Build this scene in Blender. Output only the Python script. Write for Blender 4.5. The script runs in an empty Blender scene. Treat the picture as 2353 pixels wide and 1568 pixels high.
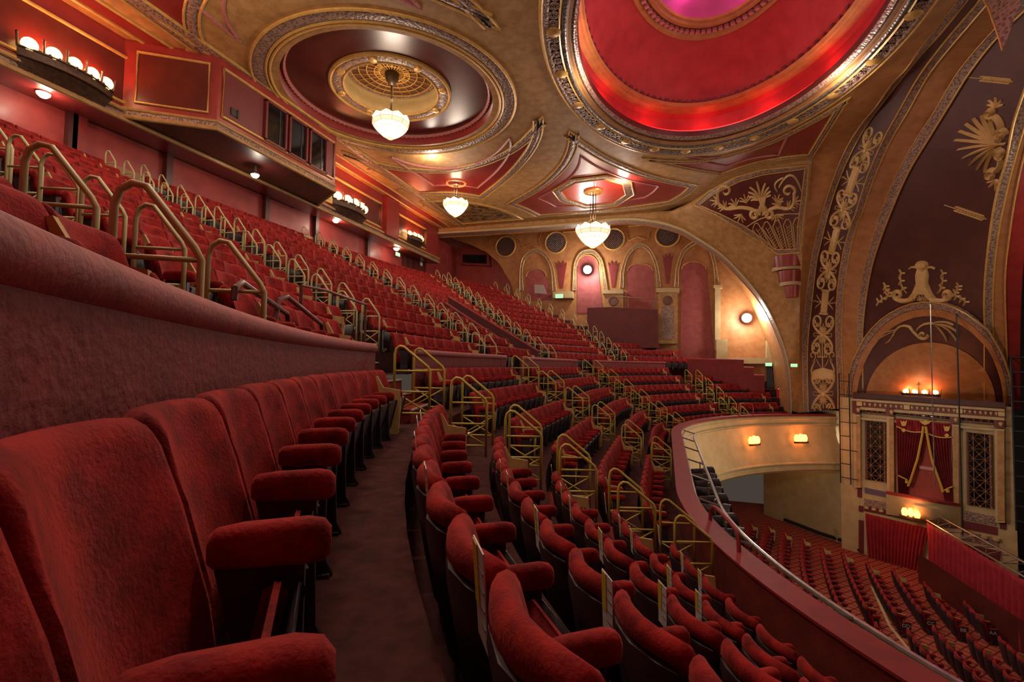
import bpy, math, random
import numpy as np
from mathutils import Vector, Matrix
random.seed(7)
C = bpy.context.scene.collection
PI = math.pi
Z0 = 9.3                      # eye height above the stalls floor; house frame: x towards stage, y across the house, z up
# ------------------------------------------------------------------ camera geometry
W_, H_, F_ = 2353, 1568, 1111.0
HZ, ROLL, THETA = 835.638, .015, math.radians(17.614)
CS, CL = -12.038, -15.075
PIT = math.atan((HZ - 784) / F_)
CAM = np.array([CS, CL, Z0])
SV = np.array([math.cos(THETA), -math.sin(THETA)]); LV = np.array([math.sin(THETA), math.cos(THETA)])
def ray(x, y):
    u = (x - W_ / 2) / F_; v = -(y - H_ / 2) / F_
    c, s = math.cos(ROLL), math.sin(ROLL); u, v = c*u - s*v, s*u + c*v
    cp, sp = math.cos(PIT), math.sin(PIT)
    q = np.array([u, cp - sp*v, sp + cp*v])
    return np.array([q[:2] @ SV, q[:2] @ LV, q[2]])
def onz(x, y, z): r = ray(x, y); return CAM + r * ((z - Z0) / r[2])
def onl(x, y, l): r = ray(x, y); return CAM + r * ((l - CL) / r[1])
def ons(x, y, s): r = ray(x, y); return CAM + r * ((s - CS) / r[0])
def onpl(x, y, a, n):
    r = ray(x, y); n = np.array(n, float); return CAM + r * (((np.array(a) - CAM) @ n) / (r @ n))
# ------------------------------------------------------------------ mesh helpers
class MB:
    def __init__(s): s.v = []; s.f = []; s.m = []; s.cur = 0
    def add(s, vs, fs):
        b = len(s.v); s.v.extend([tuple(map(float, p)) for p in vs])
        for f in fs: s.f.append([b + i for i in f]); s.m.append(s.cur)
    def box(s, c, d, rz=0.0, ax=None, bev=0):
        hx, hy, hz = d[0]/2, d[1]/2, d[2]/2
        if bev:
            b = bev; vs = []; 
            for z, k in ((-hz, b), (-hz+b, 0), (hz-b, 0), (hz, b)):
                for (sx, sy) in ((-1,-1),(1,-1),(1,1),(-1,1)):
                    x0, y0 = sx*(hx-k), sy*(hy-k)
                    if k == 0: vs += [(x0 - (sx*b if sy*sx > 0 else 0), y0 - (sy*b if sy*sx < 0 else 0), z), (x0 - (sx*b if sy*sx < 0 else 0), y0 - (sy*b if sy*sx > 0 else 0), z)]
                    else: vs += [(x0 - (sx*b*.6 if sy*sx > 0 else 0), y0 - (sy*b*.6 if sy*sx < 0 else 0), z), (x0 - (sx*b*.6 if sy*sx < 0 else 0), y0 - (sy*b*.6 if sy*sx > 0 else 0), z)]
            fs = [[7,6,5,4,3,2,1,0], [24+i for i in range(8)]]
            for r in range(3):
                for i in range(8): j = (i+1) % 8; fs.append([r*8+i, r*8+j, r*8+8+j, r*8+8+i])
        else:
            vs = [(x*hx, y*hy, z*hz) for z in (-1,1) for (x,y) in ((-1,-1),(1,-1),(1,1),(-1,1))]
            fs = [[3,2,1,0],[4,5,6,7],[0,1,5,4],[1,2,6,5],[2,3,7,6],[3,0,4,7]]
        if ax is not None:      # ax: 3 axis vectors
            vs = [np.array(c) + p[0]*ax[0] + p[1]*ax[1] + p[2]*ax[2] for p in vs]
        else:
            cz, sz = math.cos(rz), math.sin(rz)
            vs = [(c[0]+p[0]*cz-p[1]*sz, c[1]+p[0]*sz+p[1]*cz, c[2]+p[2]) for p in vs]
        s.add(vs, fs)
    def tube(s, pts, r, n=8, closed=False, cap=True):
        P = [np.array(p, float) for p in pts]; N = len(P); rings = []
        up = np.array([0, 0, 1.0])
        rr = r if hasattr(r, '__len__') else [r]*N
        prev = None
        for i in range(N):
            if closed: t = P[(i+1) % N] - P[i-1]
            else: t = P[min(i+1, N-1)] - P[max(i-1, 0)]
            t = t / (np.linalg.norm(t) + 1e-12)
            a = prev if prev is not None else (up if abs(t[2]) < .95 else np.array([1.0, 0, 0]))
            a = a - t*(a @ t); a /= (np.linalg.norm(a)+1e-12); prev = a; b = np.cross(t, a)
            rings.append([P[i] + rr[i]*(a*math.cos(2*PI*k/n) + b*math.sin(2*PI*k/n)) for k in range(n)])
        vs = [p for R in rings for p in R]; fs = []
        for i in range(N if closed else N-1):
            j = (i+1) % N
            for k in range(n): l = (k+1) % n; fs.append([i*n+k, i*n+l, j*n+l, j*n+k])
        if cap and not closed: fs += [list(range(n))[::-1], [(N-1)*n+k for k in range(n)]]
        s.add(vs, fs)
    def lathe(s, c, prof, n=24, axis=None, a0=0, a1=2*PI):
        full = abs(a1-a0-2*PI) < 1e-6; m = n if full else n+1
        ex, ey, ez = axis if axis is not None else (np.array([1,0,0.]), np.array([0,1,0.]), np.array([0,0,1.]))
        vs = [np.array(c) + r*(ex*math.cos(a0+(a1-a0)*k/n) + ey*math.sin(a0+(a1-a0)*k/n)) + z*ez for r, z in prof for k in range(m)]
        fs = []
        for i in range(len(prof)-1):
            for k in range(n): l = (k+1) % m; fs.append([i*m+k, i*m+l, (i+1)*m+l, (i+1)*m+k])
        s.add(vs, fs)
    def loft(s, rings, closed=True, cap=False):
        m = len(rings[0]); vs = [p for R in rings for p in R]; fs = []
        for i in range(len(rings)-1):
            for k in range(m if closed else m-1): l = (k+1) % m; fs.append([i*m+k, i*m+l, (i+1)*m+l, (i+1)*m+k])
        if cap: fs += [list(range(m))[::-1], [(len(rings)-1)*m+k for k in range(m)]]
        s.add(vs, fs)
    def prism(s, out, z0, z1):          # out: xy outline
        n = len(out); s.add([(p[0],p[1],z0) for p in out]+[(p[0],p[1],z1) for p in out], [list(range(n))[::-1], [n+i for i in range(n)]]+[[i,(i+1)%n,n+(i+1)%n,n+i] for i in range(n)])
    def slab(s, out3, nrm, t):          # planar 3d outline extruded along nrm by t
        n = len(out3); d = np.array(nrm, float)*t; o = [np.array(p) for p in out3]
        s.add(o+[p+d for p in o], [list(range(n))[::-1], [n+i for i in range(n)]]+[[i,(i+1)%n,n+(i+1)%n,n+i] for i in range(n)])
    def xf(s, M, other):
        b = len(s.v); A = np.array(other.v); M = np.array(M)
        s.v.extend(map(tuple, (A @ M[:3,:3].T + M[:3,3]).tolist())); s.f.extend([[b+i for i in f] for f in other.f]); s.m.extend([x + s.cur for x in other.m])
    def mesh(s, name, mats, smooth=False):
        me = bpy.data.meshes.new(name); me.from_pydata(s.v, [], s.f)
        for m in (mats if isinstance(mats, (list, tuple)) else [mats]): me.materials.append(m)
        if any(s.m): me.polygons.foreach_set('material_index', s.m)
        if smooth:
            me.polygons.foreach_set('use_smooth', [True]*len(s.f))
            if smooth != 'all': me.set_sharp_from_angle(angle=math.radians(40))
        me.update(); return me
def recalc(me):
    import bmesh
    b = bmesh.new(); b.from_mesh(me); bmesh.ops.recalc_face_normals(b, faces=b.faces); b.to_mesh(me); b.free()
def obj(name, mb, mats, parent=None, smooth=True, loc=None):
    me = mb if isinstance(mb, bpy.types.Mesh) else mb.mesh(name, mats, smooth)
    if not isinstance(mb, bpy.types.Mesh): recalc(me)
    o = bpy.data.objects.new(name, me); C.objects.link(o)
    if parent is not None: o.parent = parent
    if loc is not None: o.location = loc
    return o
def tag(o, label=None, cat=None, group=None, kind=None):
    if label: o['label'] = label
    if cat: o['category'] = cat
    if group: o['group'] = group
    if kind: o['kind'] = kind
    return o
def struct(name, mb, mats, label=None, smooth=True, cat=None, parent=None):
    o = obj(name, mb, mats, parent, smooth)
    if parent is None: tag(o, label, cat, None, 'structure')
    return o
def empty(name, loc, label=None, cat=None, group=None, rz=0.0):
    o = bpy.data.objects.new(name, None); C.objects.link(o); o.empty_display_size = .1
    o.location = loc; o.rotation_euler = (0, 0, rz); return tag(o, label, cat, group)
def text_part(name, body, size, M, mat, parent, ext=.002):
    cu = bpy.data.curves.new(name, 'FONT'); cu.body = body; cu.size = size; cu.extrude = ext; cu.align_x = 'CENTER'; cu.align_y = 'CENTER'
    t = bpy.data.objects.new(name, cu); C.objects.link(t)
    dg = bpy.context.evaluated_depsgraph_get(); me = bpy.data.meshes.new_from_object(t.evaluated_get(dg)); bpy.data.objects.remove(t)
    me.materials.clear(); me.materials.append(mat); me.transform(M)
    o = bpy.data.objects.new(name, me); C.objects.link(o); o.parent = parent; return o
def pointlight(name, loc, col, power, r=.1, kind='POINT', parent=None, spot=None, direction=None):
    d = bpy.data.lights.new(name, kind); d.color = col; d.energy = power
    if kind in ('POINT', 'SPOT'): d.shadow_soft_size = r
    if kind == 'SPOT': d.spot_size = spot; d.spot_blend = .6
    if kind == 'AREA': d.shape = 'DISK'; d.size = r
    o = bpy.data.objects.new(name, d); C.objects.link(o); o.location = loc
    if direction is not None: o.rotation_euler = Vector(direction).to_track_quat('-Z', 'Y').to_euler()
    return o
# ------------------------------------------------------------------ materials
def lin(c):
    return tuple((x/255/12.92 if x/255 <= .04045 else ((x/255+.055)/1.055)**2.4) for x in c) + (1,)
MATS = {}
def mat(name, c1, c2=None, rough=.6, scale=4, detail=5, metal=0, bump=0, bscale=60, kind='noise', sheen=0, coat=0, lo=.35, hi=.65, emit=None, estr=0, spec=.5, fine=0, stretch=None):
    m = bpy.data.materials.new(name); m.use_nodes = True; nt = m.node_tree; N = nt.nodes; Lk = nt.links
    b = N['Principled BSDF']; b.inputs['Roughness'].default_value = rough; b.inputs['Metallic'].default_value = metal
    b.inputs['Base Color'].default_value = lin(c1); b.inputs['Specular IOR Level'].default_value = spec
    if sheen: b.inputs['Sheen Weight'].default_value = sheen; b.inputs['Sheen Roughness'].default_value = .4; b.inputs['Sheen Tint'].default_value = lin((255, 120, 110))
    if coat: b.inputs['Coat Weight'].default_value = coat; b.inputs['Coat Roughness'].default_value = .25
    if emit: b.inputs['Emission Color'].default_value = lin(emit); b.inputs['Emission Strength'].default_value = estr
    if c2 or bump:
        g = N.new('ShaderNodeNewGeometry'); vec = g.outputs['Position']
        if stretch:
            mp = N.new('ShaderNodeVectorMath'); mp.operation = 'MULTIPLY'; mp.inputs[1].default_value = stretch; Lk.new(vec, mp.inputs[0]); vec = mp.outputs[0]
    if c2:
        n = N.new('ShaderNodeTexVoronoi' if kind == 'voronoi' else 'ShaderNodeTexNoise'); n.inputs['Scale'].default_value = scale
        if kind != 'voronoi': n.inputs['Detail'].default_value = detail; n.inputs['Roughness'].default_value = .62; fac = n.outputs[0]
        else: fac = n.outputs['Distance']
        Lk.new(vec, n.inputs['Vector'])
        r = N.new('ShaderNodeValToRGB'); r.color_ramp.elements[0].position = lo; r.color_ramp.elements[1].position = hi
        r.color_ramp.elements[0].color = lin(c1); r.color_ramp.elements[1].color = lin(c2)
        Lk.new(fac, r.inputs[0]); Lk.new(r.outputs[0], b.inputs['Base Color'])
    if bump:
        n2 = N.new('ShaderNodeTexVoronoi' if kind in ('voronoi', 'vbump') else 'ShaderNodeTexNoise'); n2.inputs['Scale'].default_value = bscale
        if kind not in ('voronoi', 'vbump'): n2.inputs['Detail'].default_value = 4
        Lk.new(vec, n2.inputs['Vector'])
        bp = N.new('ShaderNodeBump'); bp.inputs['Strength'].default_value = bump; bp.inputs['Distance'].default_value = .02
        Lk.new(n2.outputs[0], bp.inputs['Height']); Lk.new(bp.outputs[0], b.inputs['Normal'])
    MATS[name] = m; return m
VELVET = mat('velvet_red', (92, 18, 18), (152, 36, 33), .85, 7, 8, sheen=.35, bump=.25, bscale=90, lo=.36, hi=.62, spec=.15)
VELVET_EDGE = mat('velvet_roll', (146, 36, 36), (170, 48, 46), .8, 9, 6, sheen=.4, bump=.15, bscale=140, spec=.15)
SHELL = mat('seat_shell', (46, 30, 34), (62, 40, 44), .45, 5, 4, bump=.06, bscale=200)
PAN = mat('seat_pan', (40, 36, 40), (66, 60, 64), .4, 9, 3)
STEEL_DARK = mat('standard_steel', (46, 40, 46), (62, 54, 60), .42, 10, 3, metal=.2)
MAROON = mat('maroon_leathercloth', (108, 30, 30), (134, 40, 38), .75, 5, 8, bump=.5, bscale=26, kind='noise', lo=.3, hi=.7)
COPING = mat('coping_padding', (130, 38, 38), (158, 52, 50), .6, 6, 6, bump=.2, bscale=50)
CARPET = mat('aisle_carpet', (58, 34, 32), (80, 46, 42), .95, 9, 10, bump=.3, bscale=260, spec=.1)
CARPET_RED = mat('stair_carpet', (104, 36, 32), (140, 60, 48), .95, 40, 6, bump=.2, bscale=200, spec=.1)
TREAD = mat('nosing_metal', (170, 160, 150), (200, 196, 190), .35, 8, 3, metal=.6)
WOODEND = mat('end_panel_wood', (168, 142, 84), (190, 166, 104), .6, 6, 5)
YELLOW = mat('handrail_yellow', (172, 156, 44), (188, 176, 84), .45, 3, 3)
PALEYEL = mat('handrail_pale', (178, 176, 116), (196, 192, 140), .45, 3, 3)
BROWNRAIL = mat('handrail_brown', (92, 66, 62), (120, 92, 84), .3, 5, 3, metal=.5)
TAN = mat('cream_plaster', (152, 112, 62), (178, 136, 84), .6, 3.2, 9, bump=.05, bscale=60, lo=.38, hi=.62)
TANR = mat('orange_plaster', (150, 96, 52), (172, 118, 66), .55, 2.8, 9, lo=.35, hi=.65)
CREAM = mat('cream_paint', (172, 150, 104), (186, 164, 118), .55, 2, 6)
GOLD = mat('gilding', (186, 142, 72), (206, 166, 96), .38, 6, 4, metal=.25)
GOLDR = mat('gilt_relief', (190, 156, 96), (204, 172, 116), .5, 8, 4)
CARVED = mat('carved_frieze', (74, 54, 54), (150, 122, 104), .4, 13, 2, bump=.9, bscale=13, kind='voronoi', lo=.1, hi=.62)
PANEL = mat('dark_red_panel', (74, 24, 20), (92, 34, 26), .3, 1.2, 6, coat=.35)
PANELR = mat('red_panel', (122, 34, 32), (142, 44, 38), .4, 1.5, 6, coat=.2)
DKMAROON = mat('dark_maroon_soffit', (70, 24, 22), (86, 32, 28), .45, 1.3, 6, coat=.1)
TYMP = mat('tympanum_maroon', (66, 28, 24), (80, 38, 30), .55, 1.1, 5)
REDWALL = mat('red_wall', (142, 46, 42), (166, 62, 54), .5, 1.6, 7, coat=.15)
ROSEWALL = mat('rose_wall', (136, 62, 60), (156, 78, 72), .7, 3, 9)
PINK = mat('dome_pink', (150, 60, 100), (170, 76, 116), .6, 1, 4)
DOMERED = mat('dome_red', (150, 36, 40), (170, 50, 50), .6, 1.5, 8)
BLACK = mat('black_metal', (26, 25, 27), (38, 37, 40), .5, 8, 3)
STEEL = mat('steel_pipe', (140, 138, 136), (170, 168, 166), .3, 6, 3, metal=.8)
GLASSDK = mat('dark_glass', (20, 18, 18), None, .1)
PAPER = mat('leaflet_paper', (206, 204, 200), (222, 220, 214), .6, 20, 2)
PAPERY = mat('leaflet_yellow', (214, 200, 70), None, .6)
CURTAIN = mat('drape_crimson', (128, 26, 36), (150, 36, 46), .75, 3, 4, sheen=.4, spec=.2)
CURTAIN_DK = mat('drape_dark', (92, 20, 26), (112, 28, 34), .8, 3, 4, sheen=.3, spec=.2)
LATTICE = mat('lattice_brown', (92, 58, 44), (112, 74, 56), .5, 8, 3)
INK = mat('ink_grey', (120, 120, 120), None, .7)
WHITE = mat('white_paint', (222, 220, 214), None, .5)
PURPLE = mat('purple_panel', (92, 72, 92), (104, 82, 100), .5, 8, 3)
def emis(name, c, s):
    m = bpy.data.materials.new(name); m.use_nodes = True; b = m.node_tree.nodes['Principled BSDF']
    b.inputs['Base Color'].default_value = lin(c); b.inputs['Emission Color'].default_value = lin(c); b.inputs['Emission Strength'].default_value = s; return m
E_SHADE = emis('lit_shade', (255, 232, 196), 1.6)
E_SHADEP = emis('lit_shade_pink', (255, 196, 160), 1.25)
E_GLOBE = emis('lit_globe', (255, 205, 120), 5)
E_WHITE = emis('flood_lens', (255, 250, 240), 60)
E_WARM = emis('warm_bulb', (255, 220, 170), 8)
E_ORANGE = emis('orange_lamp', (255, 150, 70), 5)
E_RED = emis('red_led', (255, 30, 30), 6)
E_MAG = emis('magenta_led', (255, 40, 160), 4)
E_GREEN = emis('exit_green', (150, 255, 170), 1.2)
E_SPOT = emis('downlight', (255, 240, 220), 12)
E_STAGE = emis('lantern_lit', (255, 246, 230), 8)
E_TEAL = emis('pit_light', (170, 230, 210), .5)
# ------------------------------------------------------------------ seating geometry
M_ = 4.285                                   # half length of the straight middle of every row
LOW = {'F': (16.446, -.122, 3.830), 'E': (15.613, -.568, 3.691), 'D': (14.819, -1.034, 3.604), 'C': (14.03, -1.497, 3.542), 'B': (13.2, -2.013, 3.469), 'A': (12.402, -2.467, 3.429)}
SEAT_H = .78
SPC = .52
def arc(R, u):                                # arc position u on a row of radius R: point, forward angle
    if abs(u) <= M_: return -R, u, 0.0
    sg = 1 if u > 0 else -1; ph = (abs(u) - M_) / R
    return -R*math.cos(ph), sg*(M_ + R*math.sin(ph)), -sg*ph
def ua(R, a):                                 # polar angle (deg) -> u
    d = 180 - a; return (M_ + R*math.radians(abs(d))) * (1 if d > 0 else -1)
def ul(R, l):
    if abs(l) <= M_: return l
    return (M_ + R*math.asin(min(.999, (abs(l)-M_)/R))) * (1 if l > 0 else -1)
def ring_pts(R, u0, u1, z, n=None):
    n = n or max(2, int(abs(u1-u0)/.55)); return [(*arc(R, u0+(u1-u0)*i/n)[:2], z) for i in range(n+1)]
# --- seat parts in local space (x along the row, y towards the stage, z up)
def part_cushion():
    b = MB(); rings = []
    for x, dt in ((-.244, .055), (-.238, .022), (-.224, .006), (-.165, 0), (-.085, 0), (0, 0), (.085, 0), (.165, 0), (.224, .006), (.238, .022), (.244, .055)):
        cv = -.075*(1-(x/.26)**2); t = 1 if abs(x) < .23 else (.9 if abs(x) < .242 else .6); z1 = SEAT_H + .012 - dt
        pr = [(.135, .20), (.105, .40), (.05, .60), (.012, z1-.045), (-.004, z1-.018), (-.028, z1-.002), (-.052*t-.004, z1-.010), (-.072*t, z1-.035), (-.075*t, z1-.085), (-.045*t, z1-.095), (.07, .20)]
        rings.append([(x, y+cv, z) for y, z in pr])
    b.loft(rings, closed=True, cap=True); return b
def part_shell():
    b = MB(); rings = []
    for x, w in ((-.240, 0), (-.228, 1), (-.15, 1), (0, 1), (.15, 1), (.228, 1), (.240, 0)):
        cv = -.075*(1-(x/.26)**2); k = 1-.0
        pr = [(-.034, SEAT_H-.082), (-.062-.012*w, SEAT_H-.10), (-.066-.012*w, SEAT_H-.14), (-.01-.012*w, .34), (.045-.012*w, .10), (.062, .10), (.0, .45)]
        rings.append([(x*(1 if z > .3 else .96), y+cv, z) for y, z in pr])
    b.loft(rings, closed=True, cap=True); return b
def part_pan():
    b = MB(); ax = (np.array([1,0,0.]), np.array([0, math.sin(1.36), -math.cos(1.36)]), np.array([0, math.cos(1.36), math.sin(1.36)]))
    b.box((0, .232, .265), (.43, .035, .34), ax=ax, bev=.012); b.cur = 1
    b.box((0, .19, .268), (.44, .05, .35), ax=ax, bev=.02); return b
def part_arm():
    b = MB(); rings = []
    for y, w, z0, z1 in ((.088, .024, .475, .53), (.10, .030, .467, .543), (.15, .032, .463, .550), (.28, .033, .458, .552), (.315, .030, .460, .545), (.33, .020, .470, .528)):
        rings.append([(-w, y, z0+.006), (-w+.006, y, z0), (w-.006, y, z0), (w, y, z0+.006), (w, y, z1-.018), (w-.01, y, z1-.004), (0, y, z1), (-w+.01, y, z1-.004), (-w, y, z1-.018)])
    b.loft(rings, closed=True, cap=True); return b
def part_standard():
    b = MB(); out = [(.10, .463), (.262, .460), (.272, .40), (.285, .06), (.31, .012), (.31, 0), (.06, 0), (.06, .02), (.145, .07), (.14, .30)]
    x = .013; n = len(out)
    b.add([(-x, p, q) for p, q in out]+[(x, p, q) for p, q in out], [list(range(n)), [n+i for i in range(n)][::-1]]+[[i, n+i, n+(i+1) % n, (i+1) % n] for i in range(n)])
    b.box((0, .268, .25), (.046, .018, .42)); b.box((0, .19, .008), (.075, .22, .016)); return b
def part_endpanel():
    b = MB(); out = [(-.06, .70), (.02, .72), (.10, .58), (.31, .55), (.325, .40), (.30, .0), (.02, 0), (.0, .3)]
    n = len(out); x = .016
    b.add([(-x, p, q) for p, q in out]+[(x, p, q) for p, q in out], [list(range(n)), [n+i for i in range(n)][::-1]]+[[i, n+i, n+(i+1) % n, (i+1) % n] for i in range(n)]); return b
def shift(b, dx):
    b.v = [(p[0]+dx, p[1], p[2]) for p in b.v]; return b
SM = {}
for k, fn, ms, sm in (('backrest', part_cushion, [VELVET], 'all'), ('back_shell', part_shell, [SHELL], True), ('seat_pan', part_pan, [PAN, VELVET], True), ('armrest', lambda: shift(part_arm(), .26), [VELVET], 'all'), ('standard', lambda: shift(part_standard(), .26), [STEEL_DARK], True),
                      ('end_panel', lambda: shift(part_endpanel(), .285), [WOODEND], True)):
    b = fn(); me = b.mesh(k, ms, sm); recalc(me); SM[k] = (me, b)
# mirrored arm pieces for the other end of a row
for k in ('armrest', 'standard', 'end_panel'):
    b = SM[k][1]; c = MB(); c.v = [(-p[0], p[1], p[2]) for p in b.v]; c.f = [f[::-1] for f in b.f]; c.m = list(b.m)
    ms = [m for m in SM[k][0].materials]; me = c.mesh(k, ms, 'all' if k == 'armrest' else True); recalc(me); SM[k+'_b'] = (me, c)
STUFF_MATS = [VELVET, SHELL, PAN, STEEL_DARK, WOODEND]
stuff = MB(); MI = {'backrest': 0, 'back_shell': 1, 'seat_pan': 2, 'armrest': 0, 'standard': 3, 'end_panel': 4}
ORD = 'first second third fourth fifth sixth seventh eighth ninth tenth eleventh twelfth thirteenth fourteenth fifteenth sixteenth seventeenth eighteenth nineteenth twentieth'.split()
ORD += ['twenty-'+o for o in ORD[:9]] + ['thirtieth'] + ['thirty-'+o for o in ORD[:9]] + ['fortieth'] + ['forty-'+o for o in ORD[:9]]
SEATS = []     # dict(p, z, rot, label, group, end)
def add_block(R, z, u0, u1, rowtxt, blocktxt, group, fromu0=True, ends=(True, True), anchor=None, spc=SPC):
    """seats filling u0..u1 along a row; anchor: a u value where a joint must fall"""
    n = int(round((u1-u0)/spc + (-.25 if anchor is not None else -.3)))
    if n < 1: return
    if anchor is None: st = u0 + ((u1-u0) - n*spc)/2
    else: st = anchor - math.floor((anchor-u0)/spc)*spc; n = int((u1-st)/spc + .2)
    for i in range(n):
        x, y, a = arc(R, st + (i+.5)*spc)
        idx = i if fromu0 else n-1-i
        SEATS.append(dict(p=(x, y), z=z, rot=-PI/2 + a, lab=f'red velvet tip-up seat, {ORD[idx]} from the aisle, {rowtxt}, {blocktxt}', grp=group, ends=(ends[0] and i == 0, ends[1] and i == n-1), R=R))
ROWTXT = {'F': 'row against the parapet', 'E': 'second row below the parapet', 'D': 'third row below the parapet', 'C': 'fourth row below the parapet', 'B': 'fifth row below the parapet', 'A': 'row behind the balcony rail'}
for k, (R, zt, ph) in LOW.items():
    zf = Z0 + zt - SEAT_H; g = 'seats in the ' + ROWTXT[k]
    j0 = -(M_ + R*(ph-PI))
    add_block(R, zf, ua(R, 221.6 if k == 'F' else 221.0), ua(R, 196.6), ROWTXT[k], 'near block', g, fromu0=False, ends=(False, True), anchor=j0)
    add_block(R, zf, ua(R, 189.3), -.80, ROWTXT[k], 'second block', g)
    add_block(R, zf, 1.0, ua(R, 165.4), ROWTXT[k], 'third block', g)
    add_block(R, zf, ua(R, 160.2), ua(R, 135.2), ROWTXT[k], 'fourth block', g)
    if k != 'F': add_block(R, zf, ua(R, 130.6), min(ua(R, 116), ul(R, 17.9)), ROWTXT[k], 'block beyond the far steps', g)
UPR = [17.1 + .833*k for k in range(13)]; UPZ = [Z0 + .55 + .417*k - SEAT_H for k in range(13)]
A_NEAR = [-12.47 + .2*k for k in range(13)]
A_MID = [-7.27, -6.7, -6.3, -5.95, -5.7, -5.5, -5.35, -5.15, -5.05, -4.95, -4.85, -4.8, -4.75]
A_CEN = [-1.46, -.75, -.15, .4, 1.0, 1.35, 1.75, 2.1, 2.35, 2.6, 2.8, 2.95, 3.1]
A_RT = [6.3, 6.9, 7.5, 8.2, 8.8, 9.6, 10.1, 10.8, 11.5, 11.9, 12.4, 13.0, 13.5]
A_FAR = [13.6, 14.3, 15.1, 15.8, 16.5, 17.0, 17.3, 17.5, 17.7, 17.9, 18.1, 18.3, 18.5]
for k in range(13):
    R, zf = UPR[k], UPZ[k]; rt = f'{ORD[k]} row above the parapet'; g = 'seats in the ' + rt
    U = lambda l: ul(R, l)
    add_block(R, zf, U(max(-15.6, -15.6)), U(A_NEAR[k]-1.05), rt, 'near block', g, fromu0=False, ends=(False, True))
    w = 1.05
    if k == 0: add_block(R, zf, U(A_NEAR[k]+.1), ua(R, 197.5), rt, 'second block', g); 
    else: add_block(R, zf, U(A_NEAR[k]+.1), U(A_MID[k]-w), rt, 'second block', g)
    add_block(R, zf, U(A_MID[k]+.1), U(A_CEN[k]-w), rt, 'third block', g)
    if k <= 4: add_block(R, zf, U(A_CEN[k]+.1), 3.3, rt, 'block beside the stairwell wall', g); add_block(R, zf, 5.1, U(A_RT[k]-w), rt, 'block past the stairwell', g)
    else: add_block(R, zf, U(A_CEN[k]+.1), U(A_RT[k]-w), rt, 'fourth block', g)
    add_block(R, zf, U(A_RT[k]+.1), U(A_FAR[k]-.9), rt, 'fifth block', g)
    if k < 3: add_block(R, zf, U(A_FAR[k]+.2), U(18.4), rt, 'far corner block', g)
# stalls
ST_Z = Z0 - 9.3
ST_END = [(2212,1379),(2117.6,1335),(2054,1304),(1992,1287),(1943,1262),(1895,1246),(1848,1228),(1806,1215),(1766,1200),(1728,1195),(1700,1192),(1680,1190)]
STALL_ENDS = []
def stall_s(j, l): s0 = -1.98 - .86*j; return s0 + 50 - math.sqrt(2500 - l*l)
for j in range(12):
    le = onz(*ST_END[j], Z0-8.52)[1]; l_aisle = 5.75 - .12*j
    g = f'seats in the {ORD[j]} stalls row'; rt = f'{ORD[j]} stalls row from the stage'
    n = int((le - l_aisle)/SPC); l0 = le
    for i in range(n):
        l = l0 - (i+.5)*SPC; sl = l/math.sqrt(2500-l*l)
        SEATS.append(dict(p=(stall_s(j, l), l), z=ST_Z, rot=-PI/2 + math.atan(-sl), lab=f'red velvet tip-up seat, {ORD[n-1-i]} from the aisle, {rt}', grp=g, ends=(i == n-1, i == 0), R=50))
    STALL_ENDS.append((stall_s(j, l0-n*SPC), l0-n*SPC))
    l1 = l0 - n*SPC - 1.0
    for i in range(16):
        l = l1 - (i+.5)*SPC; sl = l/math.sqrt(2500-l*l)
        SEATS.append(dict(p=(stall_s(j, l), l), z=ST_Z, rot=-PI/2 + math.atan(-sl), lab=f'red velvet tip-up seat, {ORD[i]} past the aisle, {rt}', grp=g, ends=(False, i == 0), R=50))
def project(P):
    q = np.array(P) - CAM; X = q[0]*SV[0]+q[1]*LV[0]; Y = q[0]*SV[1]+q[1]*LV[1]; Zc = q[2]; cp, sp = math.cos(PIT), math.sin(PIT)
    d = cp*Y+sp*Zc
    if d < .05: return None
    v = (-sp*Y+cp*Zc)/d; u = X/d; c, s = math.cos(-ROLL), math.sin(-ROLL); u, v = c*u-s*v, s*u+c*v
    return W_/2+F_*u, H_/2-F_*v, d
for st in SEATS:
    pr = project((*st['p'], st['z']+.6)); st['d'] = 99
    if pr and -260 < pr[0] < W_+120 and -60 < pr[1] < H_+330: st['d'] = pr[2]
    if pr and st['d'] == 99 and pr[2] < 2.2 and pr[0] > -900: st['d'] = pr[2]
# seats that nothing of can be seen (out of frame) are left out
vis = [s_ for s_ in SEATS if s_['d'] < 99]
vis.sort(key=lambda q: q['d'])
def seat_parts(st):
    ps = ['backrest', 'back_shell', 'seat_pan', 'armrest', 'standard']
    if st['ends'][0]: ps += ['armrest_b', 'standard_b', 'end_panel_b']
    if st['ends'][1]: ps += ['end_panel']
    return ps
NIND = 300
SEAT_OBJ = []
for i, st in enumerate(vis):
    if i < NIND:
        e = empty('theatre_seat', (*st['p'], st['z']), st['lab'], 'seat', st['grp'], st['rot'] ); SEAT_OBJ.append((e, st))
        for pn in seat_parts(st):
            o = bpy.data.objects.new(pn.replace('_b', '') if pn.endswith('_b') else pn, SM[pn][0]); C.objects.link(o); o.parent = e
    else:
        c, s = math.cos(st['rot']), math.sin(st['rot']); Mx = np.array([[c, -s, 0, st['p'][0]], [s, c, 0, st['p'][1]], [0, 0, 1, st['z']]])
        for pn in seat_parts(st):
            if pn == 'back_shell' and st['p'][1] > 6 and st['z'] > Z0 - .9 and i % 1 == 0: pass
            key = pn.replace('_b', ''); stuff.cur = MI[key]
            if key == 'seat_pan':
                b = SM[pn][1]; b2 = MB(); b2.v = b.v; b2.f = b.f; b2.m = [(-2 if x == 1 else 0) for x in b.m]; stuff.xf(Mx, b2)
            else: stuff.xf(Mx, SM[pn][1])
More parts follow.
